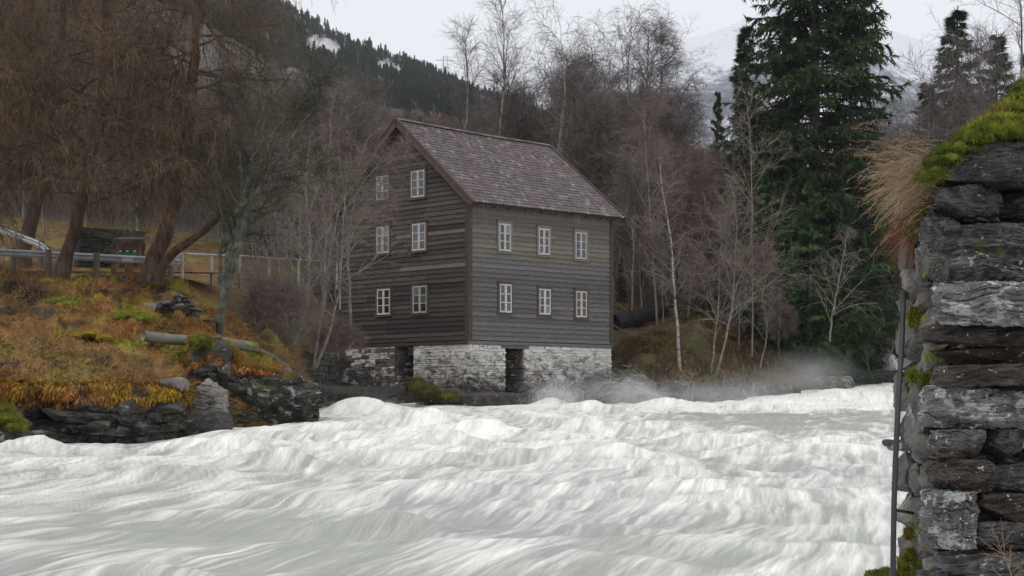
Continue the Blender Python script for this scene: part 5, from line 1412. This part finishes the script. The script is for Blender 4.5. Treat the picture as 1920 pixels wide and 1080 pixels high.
for k in range(52):
    px = float(g.uniform(430, 720)) if k < 34 else float(g.uniform(-60, 430)); Y = float(g.uniform(76, 125))
    p = gz(px, Y)
    copy_tree(th2 if k % 3 else th1, None, tuple(p), float(g.uniform(0, 6.28)), fit(px, Y, p[2], 10, float(g.uniform(.6, 1.2)), g), 'bare reddish tree on the slope left of the mill', RG)
UG = 'bare shrubs at the upper right behind the foreground wall'
for k in range(20):
    px = float(g.uniform(1690, 1980)); Y = float(g.uniform(84, 98))
    p = gz(px, Y)
    copy_tree(th3 if k % 2 else th1, None, tuple(p), float(g.uniform(0, 6.28)), float(g.uniform(.85, 1.3)), 'bare dark tree at the upper right behind the mossy wall', UG)
EG = 'bare alders along the right bank'
for k, (px, Y, s, lb) in enumerate([(1185, 79, .7, 'bare alder standing over the black pipe beside the mill'), (1205, 84, .8, 'bare alder rising just right of the far mill corner'), (1290, 80, .75, 'bare alder behind the slender white birch'), (1315, 86, .85, 'bare alder half way between the white birch and the spruces'),
         (1352, 83, .7, 'bare alder behind the leaning pair of pale saplings'), (1250, 82, .8, 'bare alder left of the white birch on the right bank'), (1270, 90, 1., 'tallest bare alder behind the white birch'), (1180, 92, .9, 'bare alder farthest back behind the far mill corner'), (1385, 75, .36, 'knee high bare bush near the water right of the leaning saplings'), (1462, 75.5, .3, 'low bare bush at the foot of the spruces near the water')]):
    copy_tree(th2 if k % 4 else th1, None, tuple(gz(px, Y)), float(g.uniform(0, 6.28)), s, lb, EG)

# --- far woods: instanced along the slopes
def scatter(name, pts, rot, scl, src, label=None):
    me = bpy.data.meshes.new(name); me.vertices.add(len(pts)); me.vertices.foreach_set("co", np.asarray(pts, np.float32).ravel())
    for an, arr in (("rz", rot), ("sc", scl)):
        a = me.attributes.new(an, 'FLOAT', 'POINT'); a.data.foreach_set("value", np.asarray(arr, np.float32))
    o = bpy.data.objects.new(name, me); COL.objects.link(o); o['kind'] = 'stuff'
    if label: o['label'] = label
    ng = bpy.data.node_groups.new(name + '_scatter', 'GeometryNodeTree')
    ng.interface.new_socket('Geometry', in_out='INPUT', socket_type='NodeSocketGeometry'); ng.interface.new_socket('Geometry', in_out='OUTPUT', socket_type='NodeSocketGeometry')
    N = ng.nodes; gi, go = N.new('NodeGroupInput'), N.new('NodeGroupOutput')
    ip = N.new('GeometryNodeInstanceOnPoints'); js = N.new('GeometryNodeJoinGeometry')
    for s in src:
        oi = N.new('GeometryNodeObjectInfo'); oi.inputs['Object'].default_value = s; oi.transform_space = 'ORIGINAL'
        ng.links.new(oi.outputs['Geometry'], js.inputs[0])
    a1 = N.new('GeometryNodeInputNamedAttribute'); a1.data_type = 'FLOAT'; a1.inputs['Name'].default_value = 'rz'
    a2 = N.new('GeometryNodeInputNamedAttribute'); a2.data_type = 'FLOAT'; a2.inputs['Name'].default_value = 'sc'
    cx = N.new('ShaderNodeCombineXYZ')
    ng.links.new(a1.outputs['Attribute'], cx.inputs['Z'])
    ng.links.new(gi.outputs[0], ip.inputs['Points']); ng.links.new(js.outputs[0], ip.inputs['Instance'])
    ng.links.new(cx.outputs[0], ip.inputs['Rotation']); ng.links.new(a2.outputs['Attribute'], ip.inputs['Scale']); ng.links.new(ip.outputs[0], go.inputs[0])
    md = o.modifiers.new('scatter', 'NODES'); md.node_group = ng
    return o
def kid(root, nm): return [c for c in KIDS[root.name] if c.name.split('.')[0] == nm][0]
small = thing('spruce_tree', 'small lone spruce on the slope above the mill roof', 'tree', tuple(np.array((PX(720, 330), 330, float(hill_z(PX(720, 330), 330))))))
spruce(small, 13, 2.6, 44, n1=70, n2=6, n3=8, low=.04, w=.13, sprig=(.5, .9), power=.8)
g = np.random.default_rng(81)
def hill_pts(n, ylo, yhi, pxlo, pxhi, test):
    out = []
    while len(out) < n:
        Y = np.exp(g.uniform(math.log(ylo), math.log(yhi), 4000)); px = g.uniform(pxlo, pxhi, 4000); X = (px - CX) / FP * Y; z = hill_z(X, Y)
        k = test(px, Y, HY - (z - EYE) * FP / Y, X)
        out += list(np.stack([X, Y, z - .4], -1)[k])
    return np.array(out[:n])
def conif(px, Y, py, X):
    band = np.interp(px, [300, 600, 800, 950, 1100, 1400], [150, 110, 90, 95, 90, 60])
    sk = np.interp(px, SKY_L[:, 0], SKY_L[:, 1])
    gap = np.zeros(px.shape, bool)
    for (sx, sy, rx, ry) in [(600, 82, 30, 12), (625, 92, 16, 11), (724, 122, 17, 6), (745, 130, 10, 5)]: gap |= ((px - sx) / rx)**2 + ((py - sy - 4) / (ry + 6))**2 < 1
    n = fbm(X / 70, Y / 70, oct=3)
    return (((py < sk + band) & (n > -.28)) | ((Y > 420) & (n > .22))) & ~gap
pts = hill_pts(22000, 420, 1560, -200, 1500, conif)
scatter('conifer_forest', pts, g.uniform(0, 6.28, len(pts)), g.uniform(.22, .60, len(pts)) * (1 + .5 * (g.random(len(pts)) < .08)), [kid(small, 'needles')])
pts = hill_pts(1900, 118, 700, -500, 2300, lambda px, Y, py, X: fbm(X / 30, Y / 30, oct=2) > -.45)
half = g.random(len(pts)) < .5
lowt = thing('bare_tree', 'bare pale stemmed tree low on the wooded hillside above the mill', 'tree', tuple(np.array((PX(800, 160), 160, float(hill_z(PX(800, 160), 160))))))
bare(lowt, 11, 75, 'bark_grey', 'twig_red', n1=20, n2=7, n3=6, n4=0, spread=.36, t0=.2, fork=2, droop=.0, r0=.11, w=.022)
lowt2 = thing('bare_tree', 'bare brown tree low on the wooded hillside left of the mill', 'tree', tuple(np.array((PX(560, 170), 170, float(hill_z(PX(560, 170), 170))))))
bare(lowt2, 9, 76, 'bark_grey', 'twig_grey', n1=20, n2=7, n3=6, n4=0, spread=.4, t0=.15, fork=3, droop=-.05, r0=.09, w=.022)
for nm, sel, src in (('birch_forest', half, lowt), ('alder_forest', ~half, lowt2)):
    scatter(nm, pts[sel], g.uniform(0, 6.28, sel.sum()), [fit(CX + FP * q[0] / q[1], q[1], q[2], 10.5, float(g.uniform(.5, 1.1)), g) for q in pts[sel]], [kid(src, 'trunk'), kid(src, 'branches'), kid(src, 'twigs')])
print('trees done')

# ------------------------------------------------------------------ ground cover
def cover(name, n, pxr, yr, seed, L, w, dens, colf, lean=.5, maxpy=None):
    g = np.random.default_rng(seed)
    Y = g.uniform(*yr, n * 2); px = g.uniform(*pxr, n * 2); X = (px - CX) / FP * Y
    z = land(X, Y); k = (shore_sd(X, Y) > .25) & dens(px, Y, X); X, Y, z, px = X[k][:n], Y[k][:n], z[k][:n], px[k][:n]
    e = .15; gx = (land(X + e, Y) - z) / e; gy = (land(X, Y + e) - z) / e
    nl = fbm(X / 1.2, Y / 1.2, 3.0, oct=3)
    Ln = np.stack([-gx * .7, -gy * .7 - .15, np.zeros(len(X))], -1) + g.normal(size=(len(X), 3)) * lean
    c = colf(X, Y, z) * g.uniform(.6, 1.45, (len(X), 1))
    LL = g.uniform(*L, len(X)) * (1 + 1.2 * np.clip(nl, -.5, 1)); LL = LL * np.clip(g.uniform(0, 1.6, len(X)), .5, 1.6)
    V, F, cc = blades(g, np.stack([X, Y, z - .02], -1), LL, g.uniform(.6, 1.3, len(X)) * w, Ln, c, up=.8, seg=2)
    mk(name, V, F, M['blades'], kind='stuff', col=cc)
blds = thing
cover('moss_and_grass', 190000, (-120, 640), (36.5, 51), 1, (.04, .14), .0075, lambda p, Y, X: np.ones(p.shape, bool), ground_col, .55)
cover('long_dead_grass', 30000, (-120, 640), (37, 51), 4, (.14, .34), .007, lambda p, Y, X: fbm(X / .8, Y / .7, oct=2) > .12, lambda X, Y, Z: ground_col(X, Y, Z) * .5 + np.array((.15, .10, .045)), .75)
cover('dry_grass', 26000, (-120, 700), (49, 66), 2, (.12, .36), .009, lambda p, Y, X: ~((Y > 51.2) & (Y < 61) & (X < -8)) & (fbm(X / 2, Y / 2, oct=3) > -.1), lambda X, Y, Z: np.tile(np.array((.20, .135, .075)), (len(X), 1)), .6)
cover('withered_ferns', 46000, (1140, 1720), (69, 84), 3, (.10, .34), .012, lambda p, Y, X: fbm(X / 2, Y / 2, oct=3) > -.25, lambda X, Y, Z: ground_col(X, Y, Z) * np.array((1.25, 1.1, .9)), .8)
# moss and litter hanging over the cliff edge
def fringe(name, Vg, seed, n, v0, L, w=.010):
    g = np.random.default_rng(seed); nu, nv = Vg.shape[:2]
    u = g.integers(0, nu, n * 2); v = (v0 + (1 - v0) * g.random(n * 2)**.8) * (nv - 1); 
    lim = v0 + .16 * vnoise(u / 11.0, seed * 1.7) + .12 * vnoise(u / 3.1, seed)
    k = (v / (nv - 1) > lim); u, v = u[k][:n], v[k][:n].astype(int)
    p = Vg[u, v] + g.normal(size=(len(u), 3)) * .03 + np.array((0, -.03, .02))
    top = (v / (nv - 1) > .86)[:, None]
    c = ground_col(p[:, 0], p[:, 1] + 2, p[:, 2]) * np.array((1.3, 1.05, .8)) * g.uniform(.55, 1.4, (len(u), 1))
    lean = np.stack([g.normal(size=len(u)) * .4, -.8 - g.random(len(u)) * .6, np.where(top[:, 0], .5, -.9)], -1)
    V, F, cc = blades(g, p, g.uniform(*L, len(u)), w, lean, c, up=-.0001, seg=2)
    mk(name, V, F, M['blades'], kind='stuff', col=cc)
fringe('hanging_moss', Vc, 5, 42000, .68, (.05, .16))
fringe('hanging_moss', Vc2, 6, 7000, .82, (.05, .16))
# soft mounds on the left slope
g = np.random.default_rng(99)
MG = 'green moss mounds on the left slope'
for i, (x, y, Y, rx, rz, lb) in enumerate([(222, 556, 45.8, 30, 16, 'bright green moss mound high on the left slope below the guardrail'), (120, 566, 45.6, 26, 13, 'olive moss mound left of the bright green one on the slope'),
                           (250, 592, 44.8, 26, 14, 'green moss mound below the brightest mound on the slope'), (178, 628, 43, 14, 8, 'small round yellow moss mound in the middle of the left slope'), (470, 640, 46.5, 24, 14, 'green moss lump right of the lichened tree foot')]):
    c = P(x, y, Y); c[2] = float(land(c[:1], c[1:2])[0]) + rz / FP * Y * .25
    bright = i != 3
    cushion('moss_mound', lb, [(c - (0, 0, .10), (rx / FP * Y * 1.1, .8, rz / FP * Y * .75)), (c + (.35, -.3, -.2), (rx / FP * Y * .7, .7, rz / FP * Y * .6)), (c + (-.3, -.35, -.16), (rx / FP * Y * .8, .6, rz / FP * Y * .5))], 0, 400 + i, None, n=16, fuzz=3500, flen=.045, fw_=.008,
            cols=[(.13, .19, .02), (.22, .26, .025), (.30, .30, .03)] if bright else [(.26, .22, .03), (.36, .27, .035), (.32, .17, .03)], mat='moss' if bright else 'moss_gold')
cushion('moss_mound', 'orange moss cap on the big lichened boulder at the corner of the left bank', [(P(455, 690, 43.2), (.42, .5, .14)), (P(490, 698, 43.3), (.5, .5, .14)), (P(530, 712, 43.5), (.45, .5, .12)), (P(560, 726, 43.8), (.3, .4, .10)), (P(580, 740, 44), (.2, .3, .08))], 0, 420, None, n=14, fuzz=9000, flen=.09, fw_=.008, cols=[(.22, .11, .03), (.28, .16, .05), (.20, .17, .03), (.14, .07, .03)])
cushion('moss_mound', 'green and orange moss lump hanging over the grey block below the old pipe', [(P(375, 640, 42.8), (.3, .4, .14)), (P(410, 652, 43), (.32, .4, .16)), (P(430, 662, 43.1), (.2, .3, .14))], 0, 421, None, n=14, fuzz=6000, flen=.09, fw_=.008, cols=[(.12, .15, .025), (.24, .14, .03), (.26, .2, .04)])
cushion('moss_mound', 'dark green moss on the low slab at the foot of the pale split boulder', [(P(345, 778, 39.4), (.5, .3, .07)), (P(385, 782, 39.6), (.4, .3, .06))], 0, 422, None, n=14, fuzz=3500, flen=.04, fw_=.006, cols=[(.04, .07, .012), (.07, .10, .015), (.10, .09, .02)])
cushion('moss_mound', 'olive and ochre moss on the small boulder at the left edge', [(P(15, 786, 33.3), (.28, .3, .12)), (P(30, 800, 33.2), (.22, .25, .10)), (P(0, 770, 33.6), (.25, .3, .12))], 0, 423, None, n=14, fuzz=4500, flen=.05, fw_=.006, cols=[(.09, .09, .02), (.19, .13, .03), (.12, .15, .03)])
cushion('moss_mound', 'dry tussock hanging on the rock shelf beside the open doorway of the mill', [(P(778, 722, 62.8), (.28, .3, .2)), (P(800, 735, 62.8), (.4, .3, .12)), (P(835, 742, 62.9), (.5, .3, .08))], 0, 424, None, n=12, fuzz=5000, flen=.16, fw_=.009, cols=[(.10, .08, .04), (.15, .12, .05), (.10, .11, .03)], cat='tussock')

# ------------------------------------------------------------------ road furniture and pipes
def rail(name, label, posts, px0, py_top, Yf, px1, seed):
    root = thing(name, label, 'guardrail', tuple(P(px0, py_top(px0) + 40, Yf(px0))))
    g = MB(); xs = np.linspace(px0, px1, 24)
    hgt = .22; prof = [(0, 0), (.25, -.05), (.5, .02), (.75, -.05), (1, 0)]
    V = []
    for x in xs:
        Y = Yf(x); base = P(x, py_top(x), Y)
        for t, o in prof: V.append(base + np.array((0, o - .02, -t * hgt)))
    for x in xs:
        Y = Yf(x); base = P(x, py_top(x), Y)
        for t, o in prof: V.append(base + np.array((0, o - .008, -t * hgt)))
    n = len(xs) * 5
    Q = [(i * 5 + j, i * 5 + j + 1, (i + 1) * 5 + j + 1, (i + 1) * 5 + j) for i in range(len(xs) - 1) for j in range(4)]
    Q += [(a + n, b + n, c + n, d + n) for a, b, c, d in Q]
    g.add(V, Q); g.make('rail', M['steel'], root)
    for i, x in enumerate(posts):
        Y = Yf(x) + .12; t = P(x, py_top(x), Y); gzv = float(land(np.array([t[0]]), np.array([Y]))[0])
        g = MB(); g.tube([(t[0], Y, gzv - .3), (t[0], Y, t[2] + .04)], .085, 9); g.make('post', M['post'], root)
    return root
rail('guardrail', 'galvanised guardrail on wooden posts along the road at the left', [-60, 25, 90, 181, 213, 243, 268, 320], -160, lambda x: np.interp(x, [-160, 0, 150, 300, 340], [460, 466, 474, 482, 486]), lambda x: 50.3 + .3 * (x > 240) + (x / 340) * 1.2, 338, 1)
rail('guardrail', 'second guardrail sloping up out of the left edge behind the first', [-40, 33, 78, 90], -80, lambda x: np.interp(x, [-80, 0, 75, 92], [392, 424, 452, 466]), lambda x: 57.0 - x / 90 * 3.5, 92, 2)
# two posts in front of the rail
for x, yt, yb, lb in [(91, 470, 514, 'weathered wooden post in front of the guardrail beside the leaning larch foot'), (181, 476, 522, 'tallest weathered wooden post in front of the guardrail')]:
    c = P(x, yt, 49.8); g = MB(); z0_ = float(land(c[:1], c[1:2])[0]) - .2
    g.tube([(c[0], c[1], z0_), (c[0], c[1], c[2])], .095, 9); g.make('wooden_post', M['post'], origin=(c[0], c[1], z0_), label=lb, cat='post')
# pipe railing
pr = thing('pipe_railing', 'thin galvanised pipe railing running right from the guardrail towards the mill', 'railing', tuple(P(340, 520, 52)))
tp = [(322, 486, 51.6), (342, 475, 52), (372, 477, 54), (450, 480, 58), (540, 486, 63), (632, 491, 69)]
g = MB(); g.tube(polyline([P(*t) for t in tp[1:]], 16), .032, 8); g.tube([P(*tp[0]), P(*tp[1])], .03, 8); g.make('top_rail', M['steel'], pr, smooth=True)
for x, yt, Y in [(342, 475, 52), (397, 478, 55.2), (450, 480.4, 58), (505, 483.5, 61.2), (560, 487, 64.2), (610, 489.5, 67.5), (632, 491, 69)]:
    t = P(x, yt + 1, Y); g = MB(); zg_ = max(float(land(t[:1], t[1:2])[0]) - .1, t[2] - 1.1)
    g.tube([(t[0], t[1], zg_), tuple(t)], .045, 7); g.make('post', M['steel'], pr)
g = MB(); a, b = P(638, 493, 69.3), P(638, 580, 69.3); g.tube([a, b], .035, 7); g.make('downpipe', M['steel'], origin=b, label='thin grey vertical pipe at the left edge of the mill gable', cat='pipe')
# road slab under the railing
mk('road', np.array([P(-500, 505, 51.8), P(395, 512, 53), P(470, 515, 60), P(-500, 500, 59.5)]) + (0, 0, .02), np.array([(0, 1, 2, 3)]), M['asphalt'], kind='structure')

# mailbox shelter
sh = thing('mailbox_shelter', 'small open brown wooden shelter holding green mailboxes behind the guardrail', 'shelter', tuple(P(240, 508, 56)))
def pbox(g, x0, y0, x1, y1, Y, dy): a = P(x0, y1, Y); b = P(x1, y0, Y); g.box(a, (b[0] - a[0], 0, 0), (0, dy, 0), (0, 0, b[2] - a[2]))
for x in (218, 260):
    g = MB(); pbox(g, x, 452, x + 4.5, 508, 56, .08); g.make('post', M['planks'], sh)
for k in range(5):
    g = MB(); pbox(g, 222.8, 456 + k * 8.2, 259.6, 463.6 + k * 8.2, 56.5, .03); g.make('board', M['planks'], sh)
g = MB(); a = P(212, 451, 55.8); g.box(a, (P(268, 451, 55.8)[0] - a[0], 0, .0), (0, 1.0, .16), (0, 0, .05)); g.make('roof', M['board_dark'], sh)
g = MB(); pbox(g, 218, 479.5, 264, 482, 55.98, .5); g.make('shelf', M['planks'], sh)
for k in range(3):
    x = 219.5 + 13.5 * k; bx = thing('mailbox', ['left of three green mailboxes in the wooden shelter', 'middle one of three green mailboxes in the wooden shelter', 'right of three green mailboxes in the wooden shelter'][k], 'mailbox', tuple(P(x + 6, 479.3, 56.1)), 'green mailboxes in the wooden shelter')
    g = MB(); pbox(g, x, 467.5, x + 11.5, 479.3, 56.03, .3); g.make('body', M['teal'], bx)
    g = MB(); pbox(g, x - .4, 466, x + 11.9, 467.6, 55.98, .36); g.make('lid', M['teal'], bx)
    g = MB(); pbox(g, x + 4, 469.5, x + 8, 472, 56.018, .006); g.make('name_plate', M['paper'], bx)

def pipe(name, label, pts, r, mat, cat='pipe', rings=0, hollow=False):
    root = thing(name, label, cat, tuple(pts[0]))
    B = polyline(pts, 20); g = MB()
    g.tube(B, r, 14); g.make('shaft', M[mat], root, smooth=True)
    for k in range(rings):
        i = int((k + .6) / rings * 19); d = nrm(B[min(i + 1, 19)] - B[i - 1]); g = MB(); g.tube([B[i] - d * .05, B[i] + d * .05], r * 1.07, 14); g.make('collar', M[mat], root)
    return root
pipe('old_pipe', 'old weathered pipe with moss lying along the top of the left rocks', [P(268, 630, 42.6), P(330, 637, 43), P(400, 640, 43.6), P(480, 652, 44.8)], .135, 'pipe_old', rings=3)
pipe('wooden_log', 'thinner grey log lying behind the right end of the old pipe', [P(455, 650, 45.6), P(500, 664, 46.3), P(540, 690, 47)], .07, 'post', 'log')
pipe('broken_log', 'rough broken log propped up left of the alder clump', [P(456, 642, 49.5), P(478, 622, 49.8), P(497, 606, 50)], .13, 'bark_larch', 'log')
pipe('long_log', 'long dark pipe lying level over the water in front of the retaining wall', [P(592, 731, 57), P(650, 733, 59), P(720, 733, 61.5), P(762, 730, 62.8)], .17, 'wet_log', rings=5)
pipe('penstock_pipe', 'big black mossy pipe coming out of the wood behind the far corner of the mill', [P(1146, 606, 76), P(1180, 600, 77), P(1240, 588, 80)], .42, 'pipe_black', rings=2)
for i, (a, b) in enumerate([(((1146, 560), (1176, 584))), ((1148, 608), (1170, 622)), ((1135, 534), (1158, 552))]):
    pipe('wooden_stay', ['short wooden stay leaning behind the far corner of the mill above the black pipe', 'lower wooden stay at the far corner of the mill in front of the black pipe', 'highest wooden stay sticking out behind the far mill corner'][i], [P(a[0], a[1], 72), P((a[0] + b[0]) / 2, (a[1] + b[1]) / 2, 72.5), P(b[0], b[1], 73)], .03, 'post', 'pole')
g = MB(); g.tube([P(268, 800, 38.4), P(280, 818, 38.2), P(284, 826, 38.1)], [.05, .035, .02], 6); g.tube([P(262, 786, 38.5), P(268, 800, 38.4)], [.03, .05], 6)
g.make('driftwood', M['bark_grey'], origin=P(284, 828, 38.1), label='short pale driftwood stick jammed at the foot of the left cliff', cat='driftwood')

# pylon on the ridge
py_ = thing('power_pylon', 'tiny power pylon on the ridge of the wooded hill', 'pylon', tuple(P(835, 140, 1480)))
g = MB()
for dx in (-1.6, 1.6):
    a = P(835, 142, 1480); g.tube([a + (dx, 0, 0), a + (dx, 0, 17)], .28, 4)
g.make('legs', M['steel'], py_); g = MB(); a = P(835, 142, 1480) + (0, 0, 13.5); g.tube([a - (8, 0, 0), a + (8, 0, 0)], .28, 4); g.make('crossarm', M['steel'], py_)

# ------------------------------------------------------------------ small waterfall and spray
m, nt, b = new_mat('falling_water')
tc = nt.nodes.new("ShaderNodeTexCoord")
f = _noise(nt, _map(nt, tc.outputs["Object"], (6, 6, .8)), 1.5, 6, .7)
nt.links.new(_ramp(nt, f, [(.35, (.35, .37, .37)), (.6, (.75, .77, .76))]), b.inputs["Base Color"]); b.inputs["Roughness"].default_value = .5
us = np.linspace(0, 1, 24); vs = np.linspace(0, 1, 50); UU, VV = np.meshgrid(us, vs, indexing='ij')
cx_ = np.interp(VV, [0, .3, .6, 1], [1634, 1652, 1668, 1684]); cy_ = np.interp(VV, [0, .25, .6, 1], [645, 655, 676, 715])
wd = np.interp(VV, [0, .5, 1], [18, 32, 46]); YW = 82.3 - 1.8 * VV
WX = (cx_ + (UU - .5) * wd - CX) / FP * YW; WZ = EYE + (HY - cy_) / FP * YW + .25 * np.sin(UU * np.pi) + .08 * fbm(UU * 9, VV * 3, oct=3)
mk('waterfall', np.stack([WX, YW - .3 * np.sin(UU * np.pi) + .1 * fbm(UU * 9, VV * 2, oct=2), WZ], -1).reshape(-1, 3), grid_faces(24, 50), m, smooth=True, kind='structure')

sm = bpy.data.materials.new('spray_drops'); sm.use_nodes = True; nt = sm.node_tree; b = nt.nodes["Principled BSDF"]
b.inputs["Base Color"].default_value = (.85, .86, .86, 1); b.inputs["Roughness"].default_value = 1; b.inputs["Specular IOR Level"].default_value = 0; b.inputs["Alpha"].default_value = .09
def spray(name, px, py, Y, n, dirs, spd, seed, w=.012, spread=.4, tmax=.7):
    g = np.random.default_rng(seed); o = P(px, py, Y)
    p0 = o + g.normal(size=(n, 3)) * np.array((spread, .3, .08))
    v = np.array((dirs[0], 0, dirs[1])) * spd * g.uniform(.3, 1.0, (n, 1)) + g.normal(size=(n, 3)) * spd * .16
    t0 = g.uniform(0, tmax, n)[:, None]; dt = g.uniform(.06, .16, n)[:, None]
    K = 4; B = np.zeros((n, K, 3))
    for k in range(K):
        t = t0 + dt * k / (K - 1); B[:, k] = p0 + v * t + np.array((0, 0, -4.9)) * t * t
    kp = B[:, :, 2].min(1) > o[2] - .45; B = B[kp]
    R = np.array([.3, 1, 1, .3])[None] * w * g.uniform(.5, 1.4, (len(B), 1))
    V, Q = tubes(B, R, 2); mk(name, V, Q, sm, kind='stuff')
spray('spray_plume', 1045, 768, 63, 9000, (-.05, 1), 4.4, 1, spread=.35)
spray('spray_plume', 1235, 768, 65.5, 9000, (-.55, .9), 4.9, 2, spread=.3)
spray('spray_plume', 1380, 768, 66.5, 6000, (-.15, 1), 5.6, 3, spread=1.7, w=.009, tmax=.95)
spray('spray_plume', 690, 762, 49, 1500, (.2, .8), 1.8, 4, spread=.9, tmax=.35)

# mist hanging over the bend of the river
mm = bpy.data.materials.new('river_mist'); mm.use_nodes = True; nt = mm.node_tree; nt.nodes.clear()
o_ = nt.nodes.new("ShaderNodeOutputMaterial"); vp = nt.nodes.new("ShaderNodeVolumePrincipled"); vp.inputs["Color"].default_value = (.95, .96, .97, 1); vp.inputs["Anisotropy"].default_value = .2
tc = nt.nodes.new("ShaderNodeTexCoord"); gr = nt.nodes.new("ShaderNodeTexGradient"); gr.gradient_type = 'QUADRATIC_SPHERE'
nt.links.new(tc.outputs["Object"], gr.inputs[0]); nz = _noise(nt, tc.outputs["Object"], 1.6, 3, .5)
mu = nt.nodes.new("ShaderNodeMath"); mu.operation = 'MULTIPLY'; nt.links.new(gr.outputs["Fac"], mu.inputs[0]); nt.links.new(_ramp(nt, nz, [(.35, (.2, .2, .2)), (.7, (1, 1, 1))]), mu.inputs[1])
m2 = nt.nodes.new("ShaderNodeMath"); m2.operation = 'MULTIPLY'; m2.inputs[1].default_value = .75; nt.links.new(mu.outputs[0], m2.inputs[0])
nt.links.new(m2.outputs[0], vp.inputs["Density"]); nt.links.new(vp.outputs[0], o_.inputs["Volume"])
for px, py, Y, sc_ in ((1510, 705, 71, (3.0, 1.7, 1.5)), (1300, 738, 67, (2.4, 1.2, .8)), (1100, 735, 65, (3.4, 1.2, 1.1)), (1045, 745, 62.8, (.8, .6, .9)), (1215, 748, 65, (1.3, .7, .9)), (690, 760, 51, (1.6, .8, .5)), (1400, 745, 67, (2.6, 1.2, 1.5))):
    C_, Q_ = cube_sphere(9); o = mk('mist', nrm(C_), Q_, mm, kind='stuff'); o.location = tuple(P(px, py, Y)); o.scale = sc_
